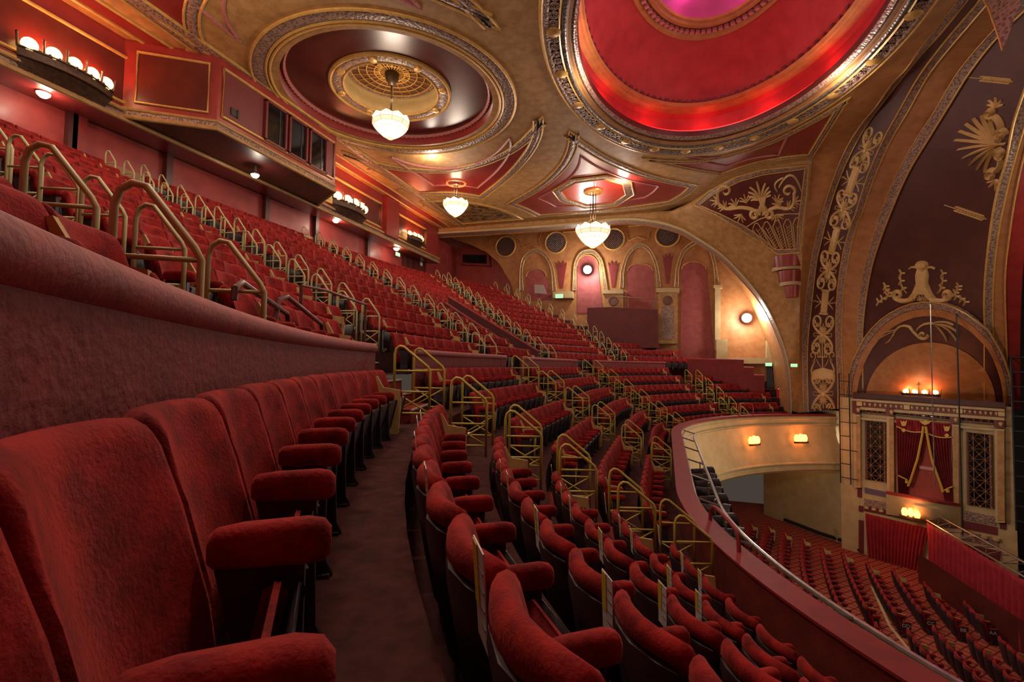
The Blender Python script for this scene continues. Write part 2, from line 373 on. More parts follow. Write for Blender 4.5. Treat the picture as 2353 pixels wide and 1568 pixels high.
so = tag(obj('theatre_seating', stuff, STUFF_MATS, None, True), 'more distant rows of red velvet tip-up seats filling the upper tier and stalls', 'seats', None, 'stuff')
print('seats', len(SEATS), len(vis), len(stuff.v))
# ------------------------------------------------------------------ aisle handrail hoops
def hoop_mesh(h=1.13, L=.52, r=.020):
    fr = MB(); path = [(0,0,0), (0,0,h-.12), (0,.02,h-.04), (0,.07,h), (0,.13,h-.01), (0,L-.03,h-.30), (0,L,h-.36), (0,L,0)]
    fr.tube(path, r, 8)
    br = MB(); q = r*.72
    for z in (h-.36, h-.66, .16): br.tube([(0,.0,z), (0,L,z)], q, 6)
    br.tube([(0,0,h-.66), (0,L,.16)], q*.8, 6); br.tube([(0,L,h-.66), (0,0,.16)], q*.8, 6)
    return fr, br
HOOP = {}
for nm, mt in (('y', YELLOW), ('p', PALEYEL)):
    fr, br = hoop_mesh() if nm == 'y' else hoop_mesh(1.08, .38, .019); HOOP[nm] = (fr.mesh('rail_frame', mt, 'all'), br.mesh('rail_brace', mt, 'all'))
    for me in HOOP[nm]: recalc(me)
def hoop(x, y, z, rot, kind, label, grp):
    pr = project((x, y, z+.8))
    if not pr or not (-60 < pr[0] < W_+60 and -60 < pr[1] < H_+250): return
    e = empty('aisle_handrail', (x, y, z), label, 'handrail', grp, rot)
    for nm, me in zip(('rail_frame', 'rail_brace'), HOOP[kind]):
        o = bpy.data.objects.new(nm, me); C.objects.link(o); o.parent = e
AISN = ['first aisle', 'middle aisle', 'third aisle', 'far steps']
LOWAIS = [(196.2, 192.4), None, (165.0, 160.6), (134.4, 131.2)]
for k, (R, zt, ph) in LOW.items():
    zf = Z0 + zt - SEAT_H
    for ai in range(4):
        us = (-1.15, .05) if ai == 1 else [ua(R, a) for a in LOWAIS[ai]]
        for side, u in zip(('near', 'far'), us):
            if k == 'F' and ai == 3: continue
            x, y, a = arc(R - .0, u)
            hoop(x, y, zf, -PI/2 + a, 'y', f'yellow tubular hoop handrail, {side} side of the {AISN[ai]}, {ROWTXT[k]}', 'hoop handrails of the lower tier')
UPA = [('near upper aisle', A_NEAR), ('second upper aisle', A_MID), ('third upper aisle', A_CEN), ('fourth upper aisle', A_RT), ('far upper aisle', A_FAR)]
for k in range(13):
    for nm, A in UPA:
        if nm == 'near upper aisle' and k > 6: continue
        for side, dl in (('far', 0), ('near', -1.0)):
            if k == 0 and nm == 'second upper aisle': continue
            x, y, a = arc(UPR[k]+.12, ul(UPR[k]+.12, A[k]+dl))
            hoop(x, y, UPZ[k], -PI/2 + a, 'p', f'pale yellow hoop handrail, {side} side of the {nm}, {ORD[k]} row above parapet', 'hoop handrails of the upper tier')
# ------------------------------------------------------------------ tiers, parapets, floors
fl = MB()
keys = list(LOW)
UN, UF = lambda R: ul(R, -16.3), lambda R: ul(R, 18.95)
# lower tier treads + risers
edges = []; Rb = 16.95
for i, k in enumerate(keys):
    R, zt, _ = LOW[k]; zf = Z0 + zt - SEAT_H
    Rn = LOW[keys[i+1]][0] + .19 if i < 5 else 11.78
    R0 = Rb; n = 70
    rings = [ring_pts(R0, UN(R0), UF(R0), zf, n), ring_pts(Rn, UN(Rn), UF(Rn), zf, n)]
    zn = Z0 + LOW[keys[i+1]][1] - SEAT_H if i < 5 else zf - .3
    rings.append(ring_pts(Rn, UN(Rn), UF(Rn), zn, n)); fl.loft(rings, closed=False)
    Rb = Rn
# concrete underside of the tier
und = [ring_pts(R, UN(R), UF(R), z, 70) for R, z in ((11.6, Z0-3.55), (13.5, Z0-3.9), (17, Z0-4.3), (22, Z0-4.6))]
struct('floor_lower_tier', fl, CARPET, 'dark worn carpet of the stepped lower tier and cross aisle', False, 'floor')
sf = MB(); sf.loft(und, closed=False); struct('ceiling_under_tier', sf, TAN, 'cream soffit under the balcony tier', False, 'soffit')
fu = MB(); Rb = 16.92
zprev = UPZ[0]
for k in range(13):
    Rn = UPR[k] + .55 if k < 12 else 28.6; n = 70
    R0 = Rb
    rings = [ring_pts(R0, UN(R0), UF(R0), UPZ[k], n), ring_pts(Rn, UN(Rn), UF(Rn), UPZ[k], n)]
    if k < 12: rings.append(ring_pts(Rn, UN(Rn), UF(Rn), UPZ[k+1], n))
    fu.loft(rings, closed=False); Rb = Rn
struct('floor_upper_tier', fu, CARPET, 'dark carpet of the steep stepped upper tier', False, 'floor')
# aisle steps of the lower tier (carpeted half steps with pale metal nosings)
stp = MB(); nos = MB()
def step_at(R0, R1, ua_, ub_, z0, z1):
    n = 4
    A = ring_pts(R0, ua_, ub_, z1, n); B = ring_pts(R1, ua_, ub_, z1, n); D = ring_pts(R1, ua_, ub_, z0, n); E_ = ring_pts(R0, ua_, ub_, z0, n)
    stp.loft([A, B, D, E_, A], closed=False)
    for ends in (0, n): stp.add([A[ends], B[ends], D[ends], E_[ends]], [[0,1,2,3]])
    nos.tube([(p[0], p[1], z1-.012) for p in B], .02, 6)
for i, k in enumerate(keys[:-1]):
    R, zt, _ = LOW[k]; zf = Z0+zt-SEAT_H; zn = Z0+LOW[keys[i+1]][1]-SEAT_H; Rn = LOW[keys[i+1]][0]+.19
    for ai in range(4):
        us = (-.95, .05) if ai == 1 else [ua(Rn, a) for a in LOWAIS[ai]]
        step_at(Rn+.02, Rn-.34, us[0]+.1, us[1]-.06, zn, zn+(zf-zn)*.5)
for k in range(12):
    Rn = UPR[k]+.55
    for nm, A in UPA:
        step_at(Rn+.02, Rn-.3, ul(Rn, A[k]-.95), ul(Rn, A[k]-.05), UPZ[k], UPZ[k]+.21)
# steps rising through the parapet openings to the upper tier
for (a, b) in ((ua(16.6, 195.6), ua(16.6, 191.5)), (-1.0, .4), (ua(16.6, 164.8), ua(16.6, 160.2))):
    for j in range(3): step_at(17.3, 16.75-.27*(2-j), a, b, Z0-.9, Z0-.9+.2*(j+1))
# far steps continuing down
struct('floor_aisle_steps', stp, CARPET_RED, 'red carpeted half steps in the aisles', False, 'steps')
struct('trim_step_nosing', nos, TREAD, 'pale metal nosings on the aisle steps', True, 'step nosing')
# parapet walls with padded coping
def parapet(u0, u1, label, R=16.653, zt=.246, zb=-.9, th=.07):
    w = MB(); n = max(4, int((u1-u0)/.4))
    pr = [(R+.02, zb), (R, zb+.02), (R, zt-.12), (R+th, zt-.12), (R+th, zb)]
    w.loft([ring_pts(r, u0, u1, Z0+z, n) for r, z in pr+pr[:1]], closed=False)
    for e in (0, n): w.add([ring_pts(r, u0, u1, Z0+z, n)[e] for r, z in pr], [[0,1,2,3,4]])
    o = struct('wall_parapet', w, MAROON, label, False, 'parapet')
    c = MB(); cp = [(R-.002, zt-.125), (R-.022, zt-.11), (R-.036, zt-.08), (R-.036, zt-.045), (R-.02, zt-.015), (R+.01, zt), (R+.05, zt+.002), (R+.085, zt-.015), (R+.095, zt-.06), (R+th, zt-.125)]
    c.loft([ring_pts(r, u0, u1, Z0+z, n) for r, z in cp+cp[:1]], closed=False)
    for e in (0, n): c.add([ring_pts(r, u0, u1, Z0+z, n)[e] for r, z in cp], [list(range(len(cp)))])
    obj('coping', c, COPING, o, 'all'); return o
parapet(ul(16.653, -15.95), ua(16.653, 197.1), 'long maroon parapet wall with padded coping in the near block')
parapet(ua(16.653, 189.9), -1.1, 'maroon parapet wall between the first and middle aisles')
parapet(.55, ua(16.653, 165.7), 'maroon parapet wall between the middle and third aisles')
parapet(ua(16.653, 159.4), ua(16.653, 136.2), 'maroon parapet wall beyond the third aisle')
# balcony rail
rl = MB(); UR0, UR1 = ul(11.7, -15.4), ua(11.7, 108)
n = 90
pr = [(11.78, -3.3), (11.80, -2.56), (11.83, -2.53), (11.83, -2.50), (11.48, -2.50), (11.46, -2.53), (11.46, -2.58), (11.56, -2.6), (11.56, -3.3)]
rl.loft([ring_pts(r, UR0, UR1, Z0+z, n) for r, z in pr+pr[:1]], closed=False); rl.m = [0]*len(rl.f)
m_ = len(rl.f)//len(pr)
for i in range(len(rl.f)):
    seg = i//n
    if 1 <= seg <= 6: rl.m[i] = 1
struct('wall_balcony_front', rl, [mat('rail_wall', (92, 32, 26), (116, 42, 32), .6, 2.5, 8, bump=.15, bscale=40), mat('rail_top_red', (118, 30, 30), (140, 38, 37), .55, 3, 8)], 'curved red topped balcony front rail', False, 'balcony rail')
ap = MB(); n = 90
pr = [(11.52, -2.58), (11.44, -2.62), (11.40, -2.72), (11.46, -2.78), (11.46, -2.96), (11.38, -3.0), (11.36, -3.06), (11.47, -3.12), (11.5, -3.3), (11.42, -3.9), (11.28, -4.5), (11.12, -4.85), (11.10, -4.95), (11.0, -5.0), (11.0, -5.06), (11.14, -5.1), (11.1, -5.3), (11.0, -5.34), (11.1, -5.45), (11.6, -5.4), (17, -4.9)]
ap.loft([ring_pts(r, UR0, UR1, Z0+z, n) for r, z in pr], closed=False)
struct('trim_balcony_apron', ap, CREAM, 'cream moulded plaster apron below the balcony rail', True, 'balcony apron')
# stalls floor
sfl = MB(); sfl.add([(-20, -8, ST_Z), (3.2, -8, ST_Z), (3.2, 22, ST_Z), (-20, 22, ST_Z)], [[0,1,2,3]])
def carpet_pattern():
    m = mat('stalls_carpet', (150, 66, 52), (170, 88, 70), .95, 30, 5, bump=.2, bscale=150, spec=.1); nt = m.node_tree; N = nt.nodes; Lk = nt.links; b = N['Principled BSDF']
    src = b.inputs['Base Color'].links[0].from_socket
    g = N.new('ShaderNodeNewGeometry'); sp = N.new('ShaderNodeSeparateXYZ'); Lk.new(g.outputs['Position'], sp.inputs[0])
    outs = []
    for sg in (1, -1):
        a = N.new('ShaderNodeMath'); a.operation = 'MULTIPLY_ADD'; a.inputs[1].default_value = sg*1.0; Lk.new(sp.outputs['X'], a.inputs[0]); Lk.new(sp.outputs['Y'], a.inputs[2])
        f = N.new('ShaderNodeMath'); f.operation = 'PINGPONG'; f.inputs[1].default_value = .22; Lk.new(a.outputs[0], f.inputs[0])
        c = N.new('ShaderNodeMath'); c.operation = 'LESS_THAN'; c.inputs[1].default_value = .035; Lk.new(f.outputs[0], c.inputs[0]); outs.append(c)
    mx = N.new('ShaderNodeMath'); mx.operation = 'MAXIMUM'; Lk.new(outs[0].outputs[0], mx.inputs[0]); Lk.new(outs[1].outputs[0], mx.inputs[1])
    mix = N.new('ShaderNodeMix'); mix.data_type = 'RGBA'; Lk.new(mx.outputs[0], mix.inputs[0]); Lk.new(src, mix.inputs[6]); mix.inputs[7].default_value = lin((92, 34, 28)); Lk.new(mix.outputs[2], b.inputs['Base Color']); return m
struct('floor', sfl, carpet_pattern(), 'red diamond patterned carpet of the stalls floor', False, 'floor')
# pale nosing strips crossing the stalls aisles
for nm, pts in (('floor_strip', [(2003,1348),(2045,1440),(2103,1512)]), ):
    b = MB(); P = [onz(x, y, ST_Z+.012) for x, y in pts]
    for i in range(len(P)-1):
        d = P[i+1]-P[i]; L = np.linalg.norm(d); d /= L; b.box(tuple((P[i]+P[i+1])/2), (L, .09, .02), math.atan2(d[1], d[0]))
    struct('trim_stalls_nosing', b, CREAM, 'pale strip along the stalls aisle edge', False, 'floor strip')
# ------------------------------------------------------------------ ceiling, walls, arches
HC = Z0 + 9.2; AX = -.5
LC, LW = 14.72, 19.0                         # cornice plane of the side arch, arcaded wall behind it
SFA, SBK = -26.9, -28.2                      # fascia plane, back wall plane
def zpts(px, z=HC): return [tuple(onz(x, y, z)) for x, y in px]
def catmull(P, m=6, closed=False):
    P = [np.array(p, float) for p in P]; n = len(P); out = []
    for i in range(n if closed else n-1):
        if closed: a, b, c, d = P[i-1], P[i], P[(i+1) % n], P[(i+2) % n]
        else: a, b, c, d = P[max(i-1, 0)], P[i], P[i+1], P[min(i+2, n-1)]
        for k in range(m):
            t = k/m; out.append(.5*((2*b)+(-a+c)*t+(2*a-5*b+4*c-d)*t*t+(-a+3*b-3*c+d)*t**3))
    if not closed: out.append(P[-1])
    return out
def resample(P, n):
    P = [np.array(p, float) for p in P]; d = [0]
    for i in range(1, len(P)): d.append(d[-1]+np.linalg.norm(P[i]-P[i-1]))
    T = np.linspace(0, d[-1], n); A = np.array(P); return [np.array([np.interp(t, d, A[:, k]) for k in range(A.shape[1])]) for t in T]
def fill2d(loops):
    """triangulated flat region with holes; loops of 2d points -> verts, faces"""
    cu = bpy.data.curves.new('fill', 'CURVE'); cu.dimensions = '2D'; cu.fill_mode = 'FRONT'
    for lp in loops:
        sp = cu.splines.new('POLY'); sp.points.add(len(lp)-1); sp.use_cyclic_u = True
        for i, p in enumerate(lp): sp.points[i].co = (p[0], p[1], 0, 1)
    o = bpy.data.objects.new('fill', cu); C.objects.link(o); dg = bpy.context.evaluated_depsgraph_get()
    me = bpy.data.meshes.new_from_object(o.evaluated_get(dg)); v = [tuple(x.co) for x in me.vertices]; f = [list(p.vertices) for p in me.polygons]
    bpy.data.objects.remove(o); bpy.data.curves.remove(cu); bpy.data.meshes.remove(me); return v, f
def circ(c, r, n=72, rb=None): rb = rb or r; return [(c[0]+r*math.cos(2*PI*i/n), c[1]+rb*math.sin(2*PI*i/n)) for i in range(n)]
def mirl(P): return [(p[0], 2*AX-p[1]) + tuple(p[2:]) for p in P]
RC, RR = (-21.2, -.62), 4.36                 # plan centre and radius of the great round ceiling panel
DC, DA, DB = (-10.55, AX), 5.0, 7.55         # oval dome
# ---- proscenium arch edges: image-fitted, on planes that lean back with height
EDGE_S = {}
def arch_edge(px, s_base, k=.115, mir=True, m=4):
    P = [onpl(x, y, (s_base, 0, Z0), (1, 0, k)) for x, y in px]
    P = catmull(P, m)
    return P
E_px = {
 'a': [(1848,948),(1845,856),(1845,780),(1850,715),(1863,608),(1876,544),(1885,507),(1904,446),(1923,392),(1946,341),(1980,286),(2014,246),(2050,193),(2083,160),(2120,105),(2185,22),(2204,-5)],
 'b': [(1858,948),(1856,856),(1857,790),(1862,735),(1876,612),(1891,544),(1908,478),(1927,420),(1955,356),(1991,290),(2031,235),(2074,180),(2110,135),(2165,75),(2225,0)],
 'c': [(1926,940),(1926,878),(1922,799),(1922,714),(1927,650),(1938,582),(1957,514),(1966,494),(1993,409),(2029,325),(2068,254),(2110,180),(2150,125),(2190,75),(2250,5)],
 'd': [(1940,940),(1938,878),(1935,799),(1936,714),(1942,650),(1955,576),(1974,501),(1980,494),(2010,409),(2048,324),(2087,259),(2131,180),(2170,128),(2215,75),(2275,5)],
 'e': [(1970,935),(1970,860),(1970,795),(1972,724),(1978,660),(1991,599),(2014,522),(2023,494),(2057,409),(2104,324),(2150,254),(2193,180),(2236,124),(2280,75),(2340,12)],
 'f': [(1984,930),(1983,860),(1983,800),(1984,745),(1993,671),(2008,599),(2036,518),(2082,409),(2129,329),(2178,250),(2221,180),(2262,124),(2303,77),(2368,14)],
 'g': [(2264,940),(2263,860),(2263,800),(2263,740),(2262,700),(2265,629),(2277,522),(2293,435),(2312,371),(2329,286),(2350,222),(2372,160),(2398,100),(2440,30)],
 'h': [(2286,940),(2285,860),(2283,788),(2282,692),(2286,608),(2297,522),(2306,477),(2320,414),(2340,340),(2365,260),(2390,190),(2425,110),(2468,40)],
 'i': [(2316,940),(2315,860),(2314,800),(2310,650),(2320,544),(2336,440),(2356,350),(2385,260),(2415,190),(2450,120),(2500,50)],
 'j': [(2345,940),(2345,860),(2345,760),(2350,640),(2362,540),(2378,440),(2400,350),(2430,260),(2465,180),(2510,100)]}
BA, BN = (-2.5, 13.8, Z0), (.607, .794, 0)   # box wall plane
BD = np.array([.794, -.607, 0])
def onbox(x, y, off=0.0): return onpl(x, y, (BA[0]-.607*off, BA[1]-.794*off, Z0), BN)
EDG = {}
for k, px in E_px.items():
    s_b = onbox(*px[1])[0]; EDGE_S[k] = s_b
    zt = HC + dict(a=.35, b=.35, c=.3, d=.3, e=.2, f=.1, g=-.6, h=-.7, i=-.9, j=-1.0)[k]
    s_t = onz(*px[-1], zt)[0]; P = arch_edge(px, s_b, (s_b-s_t)/(zt-Z0)); EDG[k] = P
# ridge between the pendentive and the arch band
r0 = [onz(x, y, HC) for x, y in [(1866,366),(1905,300),(1960,215),(2030,128),(2110,40),(2150,-2)]]
r1 = [ons(x, y, s) for (x, y), s in zip([(1836,950),(1836,850),(1837,780),(1838,700),(1843,600),(1850,520),(1860,440)], [EDGE_S['a']-.25]*2+[EDGE_S['a']-.35, EDGE_S['a']-.5, EDGE_S['a']-.62, EDGE_S['a']-.72, EDGE_S['a']-.85])]
print('ridge', r0[0], r1[-1], {k: round(float(v), 2) for k, v in EDGE_S.items()})
EDG['0'] = catmull(r1 + r0, 4)
NA = 90
def full_edge(P):
    P = [np.array(p, float) for p in P]
    return resample(P, NA)
ED = {k: full_edge(P) for k, P in EDG.items()}
def off(P, d): return [np.array(p)+np.array(d) for p in P]
def extend(P, n=110, ext=True):                         # carry an arch edge on to the axis and past it, resampled by angle
    P = [np.array(p) for p in P]; e = P[-1]
    if e[1] > AX and ext:
        for l in np.linspace(e[1], AX-3.5, 12)[1:]:
            t = (e[1]-l)/(e[1]-AX); P.append(np.array([e[0]-.12*min(t, 1), l, e[2] + .16*(e[1]-AX)**.5*(1-(1-t)**2)]))
    c = np.array([AX, Z0-1.5]); an = np.unwrap([math.atan2(p[2]-c[1], p[1]-c[0]) for p in P]); an = np.maximum.accumulate(an); A = np.array(P)
    T = np.concatenate([np.linspace(an[0], .02, 8)[:-1], np.linspace(.02, 1.75, n-7)])
    return [np.array([np.interp(t, an, A[:, k]) for k in range(3)]) for t in T]
def band(names_z, mats, name, label):
    pass
ARCHMB = {}
arch_parts = [('0', 'a', TANR, 'orange gold plaster band', 0, .02), ('a', 'b', CARVED, 'carved scroll border', .05, .05), ('b', 'c', TYMP, 'dark maroon pilaster panel with cream relief', -.02, -.02), ('c', 'd', CARVED, 'second carved scroll border', .05, .05),
              ('d', 'e', TANR, 'orange gold inner band', .02, .02), ('e', 'f', CARVED, 'third carved scroll border', .05, .05), ('f', 'g', TYMP, 'dark maroon curved panel over the box', -.03, -.03), ('g', 'h', CARVED, 'carved border beside the stage', .05, .05), ('h', 'i', TANR, 'orange gold band beside the stage', .02, .02), ('i', 'j', PANELR, 'red reveal at the stage edge', -.02, -.02)]
XE = {k: extend(P, ext=k not in 'efghij') for k, P in ED.items()}
XE['0'] = resample(ED['0'], 110)
ti = [0]
def tname(): ti[0] += 1; return f'trim_{ti[0]}'
for a, b_, m, lb, o1, o2 in arch_parts:
    q = MB(); A, B = XE[a], XE[b_]; n = 5
    if a == '0': B = resample(ED['a'], 110)
    d1, d2 = np.array([-.6*o1, -.8*o1, 0]), np.array([-.6*o2, -.8*o2, 0])
    rows = [[p+(q_-p)*t+d1 for p, q_ in zip(A, B)] for t in np.linspace(0, 1, n)]
    rows = [A] + rows + [B]
    q.loft(rows, closed=False); ARCHMB[a] = q; struct(tname(), q, m, lb + ' of the great stage arch', True, 'arch band')
gl = MB()
for k, dd in (('a', .025), ('b', .03), ('c', .03), ('d', .03), ('e', .02), ('f', .035), ('g', .035), ('h', .03), ('i', .025)):
    gl.tube([p+np.array([-.6*.04, -.8*.04, 0]) for p in XE[k]], dd, 6)
struct(tname(), gl, GOLD, 'thin gilded lines edging the bands of the stage arch', True, 'gilded lines')
# black sheet added as stage darkness, keeps light from leaking in
st = MB(); st.add([(3.4, -16, -3), (3.4, 16, -3), (3.4, 16, 24), (3.4, -16, 24)], [[0,1,2,3]]); struct('wall_stage_blackout', st, BLACK, 'black sheet added as stage darkness behind the arch', False, 'wall')
# ---- side arch (cornice) curve in plane l = LC
sa_px = [(978,540),(1100,533),(1276,521),(1420,507),(1500,512),(1560,528),(1600,550),(1650,583),(1690,620),(1750,690),(1790,770),(1812,850),(1818,950)]
SA = catmull([onl(x, y, LC) for x, y in sa_px], 6)
SA0 = SA
SW = []
for i in range(len(SA)):
    t = SA[min(i+1, len(SA)-1)]-SA[max(i-1, 0)]; SW.append(max(0, t[0]/np.linalg.norm(t))**2)
# ---- ceiling plane
rim = resample([onz(x, y, HC) for x, y in [(1866,366),(1905,300),(1960,215),(2030,128),(2110,40),(2150,-2)]], 20)
# flat ceiling boundary towards the pendentive
pb = [onz(x, y, HC) for x, y in [(1866,366),(1800,375),(1740,388),(1680,410),(1630,437),(1590,463)]]
i0 = min(range(len(SA)), key=lambda i: abs(SA[i][0] - onz(1520, 503, HC)[0]))
outer = [(SFA, -15.7), (SFA, LC)] + [(p[0], LC) for p in SA[:i0+1] if p[0] > SFA] + [(p[0], p[1]) for p in pb[::-1]] + [(p[0], p[1]) for p in rim[1:]]
e = rim[-1]; outer += [(e[0]+.3, AX), (e[0], -6), (-4.2, -15.7)]
loops = [outer, circ(RC, RR*.815), circ(DC, DA*.83, rb=DB*.83)]
v, f = fill2d(loops)
q = MB(); q.add([(p[0], p[1], HC) for p in v], f); struct('ceiling', q, TAN, 'gold brown plaster ceiling', False, 'ceiling')
# cornice fascia/arch rib below the ceiling along l = LC: soffit band from the arch curve back to the arcade wall
q = MB()
SAo = [p + np.array([0, 0, .0]) for p in SA]
def up(p, h):  # offset away from the arch centre
    return p
tops = [np.array([p[0], LC-.02, min(HC, p[2]+1e-3)]) for p in SA]
q.loft([SA, [p+np.array([0,-.10,.0]) for p in SA], [p+np.array([-.0,-.12,.12]) for p in SA], [p+np.array([0,-.02,.2]) for p in SA]], closed=False)
struct(tname(), q, CREAM, 'cream moulding on the edge of the side arch', True, 'arch moulding')
q = MB(); q.loft([SA, [p+np.array([0, .55, -.04]) for p in SA]], closed=False); struct(tname(), q, CARVED, 'carved foliage frieze under the side arch', True, 'frieze')
q = MB(); q.loft([[p+np.array([0, .55, -.04]) for p in SA], [p+np.array([0, .62, -.10]) for p in SA], [p+np.array([0, .75, -.04]) for p in SA], [p+np.array([.0, .9, 1.9*w]) for p, w in zip(SA, SW)], [p+np.array([0, LW-LC, 1.9*w]) for p, w in zip(SA, SW)]], closed=False); struct(tname(), q, TANR, 'plain soffit of the side arch', True, 'arch soffit')
# spandrel above the flat part of the arch curve up to the ceiling
q = MB(); A = [p for p in SA]; q.loft([[p+np.array([0,-.02,.2]) for p in A[:i0+8]], [np.array([p[0], p[1]-.02, max(HC, p[2]+.2)]) for p in A[:i0+8]]], closed=False); struct(tname(), q, TAN, 'plain band between side arch and ceiling', False, 'band')
# pendentive: ruled between the side arch and the flat ceiling / arch ridge
lo = resample([p+np.array([0,-.02,.15]) for p in SA[i0-2:]], 60)
hi = resample([np.array(p) for p in pb[::-1]] + [np.array(p) for p in catmull(r1, 4)[::-1]], 60)
PEND = (lo, hi)
q = MB(); rows = [[a+(b-a)*t for a, b in zip(lo, hi)] for t in np.linspace(0, 1, 7)]; q.loft(rows, closed=False); PENDMB = q; struct(tname(), q, TAN, 'curved plaster pendentive between the arches', True, 'pendentive')
# ---- arcaded side wall
def wl(x, y, l=LW): return onl(x, y, l)
hp = [(1040,548),(1102,571),(1127,588),(1147,607),(1160,628),(1175,655),(1185,700)]
h3 = catmull([wl(x, y) for x, y in hp], 4)
q = MB(); out = [(p[0], p[2]) for p in h3]; out += [(out[-1][0], Z0-4), (-2.5, Z0-4), (-2.5, HC+2.2), (out[0][0]-.0, HC+2.2)]
v, f = fill2d([out]); q.add([(p[0], LW, p[1]) for p in v], f); struct('wall_side', q, TANR, 'orange plaster arcaded side wall', False, 'wall')
# reveal of that opening and the red recess behind
q = MB(); q.loft([h3, off(h3, (0, 1.6, 0))], closed=False); struct(tname(), q, TAN, 'arched reveal at the end of the arcade', True, 'reveal')
q = MB(); q.add([(-30, LW+1.6, Z0-2), (-14, LW+1.6, Z0-2), (-14, LW+1.6, HC+2.2), (-30, LW+1.6, HC+2.2)], [[0,1,2,3]]); struct('wall_recess', q, REDWALL, 'red wall of the recess beyond the arcade', False, 'wall')
# ---- back wall, fascia, soffit
zf0 = ons(300, 286, SFA)[2]; zf1 = HC
print('fascia bottom', zf0-Z0, [round(float(ons(x, y, SFA)[2]-Z0), 2) for x, y in ((0,153),(394,325),(688,460),(873,543),(962,581))])
ZF = Z0 + 6.80
q = MB(); q.add([(SBK, -16.4, Z0), (SBK, LW+1.6, Z0), (SBK, LW+1.6, HC), (SBK, -16.4, HC)], [[0,1,2,3]]); struct('wall_back', q, REDWALL, 'red painted back wall of the upper tier', False, 'wall')
q = MB(); q.add([(SFA, -16.4, ZF), (SFA, LC, ZF), (SFA, LC, HC), (SFA, -16.4, HC)], [[0,1,2,3]])
q.add([(SFA, -16.4, ZF), (SFA, LC+.3, ZF), (SBK, LC+.3, ZF+.12), (SBK, -16.4, ZF+.12)], [[0,1,2,3]]); struct('wall_fascia', q, PANELR, 'red fascia and dark soffit above the last row', False, 'fascia')
q = MB(); q.add([(-28.2, -16.4, 0), (3.4, -16.4, 0), (3.4, -16.4, HC+1), (-28.2, -16.4, HC+1)], [[0,1,2,3]]); struct('wall_near', q, REDWALL, 'red side wall beside the camera', False, 'wall')
# ---- splayed stalls wall (cream) below the tier and the box wall
def vpl(pts, z0, z1):
    b = MB(); b.loft([[(p[0], p[1], z0) for p in pts], [(p[0], p[1], z1) for p in pts]], closed=False); return b
sw = [onz(x, y, ST_Z)[:2] for x, y in [(1755,1182),(1803,1200),(1885,1232),(1936,1249),(1986,1278)]]
print('stalls wall', [tuple(np.round(p, 2)) for p in sw])
cr = onbox(1975, 1100); cl_ = onbox(1836, 1000)
sw2 = [tuple(sw[0]), tuple(sw[1]), tuple(sw[2]), tuple(sw[3]), (cr[0], cr[1])]
struct('wall_stalls', vpl(sw2, ST_Z, Z0-2.3), CREAM, 'cream painted side wall of the stalls', False, 'wall')
bx = MB(); bl = onbox(1975, 1000); br = onbox(2330, 1000)
bx.add([(bl[0]-.7, bl[1]+.55, ST_Z), (br[0], br[1], ST_Z), (br[0], br[1], Z0-1.5), (bl[0]-.7, bl[1]+.55, Z0-1.5)], [[0,1,2,3]])
struct('wall_box', bx, CREAM, 'cream wall around the stage box', False, 'wall')
# ------------------------------------------------------------------ ceiling ornament
def ringband(c, r0, r1, z, dz, m, label, n=96, k=1.0, bulge=.04):
    b = MB(); rr = [r0, r0+(r1-r0)*.25, (r0+r1)/2, r0+(r1-r0)*.75, r1]; hh = [0, -bulge*.8, -bulge, -bulge*.8, 0]
    b.loft([[(c[0]+r*math.cos(2*PI*i/n), c[1]+r*k*math.sin(2*PI*i/n), z+dz*(j/4)+h) for i in range(n)] for j, (r, h) in enumerate(zip(rr, hh))])
    return struct(tname(), b, m, label, True, 'ceiling ring')
def ringtube(b, c, r, z, t, n=96, k=1.0): b.tube([(c[0]+r*math.cos(2*PI*i/n), c[1]+r*k*math.sin(2*PI*i/n), z) for i in range(n)], t, 6, closed=True)
R_ = RR
ringband(RC, R_*.905, R_*.995, HC-.02, 0, CARVED, 'carved foliage ring of the great round ceiling panel')
g = MB()
for f_ in (1.0, .90, .875): ringtube(g, RC, R_*f_, HC-.03, .045)
struct(tname(), g, GOLD, 'gilded rings edging the great round ceiling panel', True, 'ceiling ring')
b = MB(); n = 96
b.loft([[(RC[0]+R_*q*math.cos(2*PI*i/n), RC[1]+R_*q*math.sin(2*PI*i/n), HC+h) for i in range(n)] for q, h in ((.87, -.01), (.85, .12), (.815, .30), (.80, .34))]); struct(tname(), b, PANELR, 'red cove inside the round ceiling panel', True, 'ceiling cove')
g = MB(); ringtube(g, RC, R_*.79, HC+.33, .075)
for i in range(110):
    a = 2*PI*i/110; g.lathe((RC[0]+R_*.79*math.cos(a), RC[1]+R_*.79*math.sin(a), HC+.25), [(.0, -.035), (.035, 0), (0, .03)], 5)
struct(tname(), g, mat('rose_bead', (150, 84, 84), (176, 112, 104), .4, 20, 2), 'beaded rose ring of the round ceiling panel', True, 'ceiling ring')
b = MB(); b.loft([[(RC[0]+R_*q*math.cos(2*PI*i/n), RC[1]+R_*q*math.sin(2*PI*i/n), HC+.34) for i in range(n)] for q in (.80, .47)]); struct(tname(), b, PANEL, 'dark glossy disc of the round ceiling panel', True, 'ceiling disc')
ringband(RC, R_*.375, R_*.455, HC+.30, 0, CARVED, 'carved ring around the light well')
g = MB(); ringtube(g, RC, R_*.465, HC+.30, .07); ringtube(g, RC, R_*.37, HC+.29, .04); struct(tname(), g, GOLD, 'gilded rings of the light well', True, 'ceiling ring')
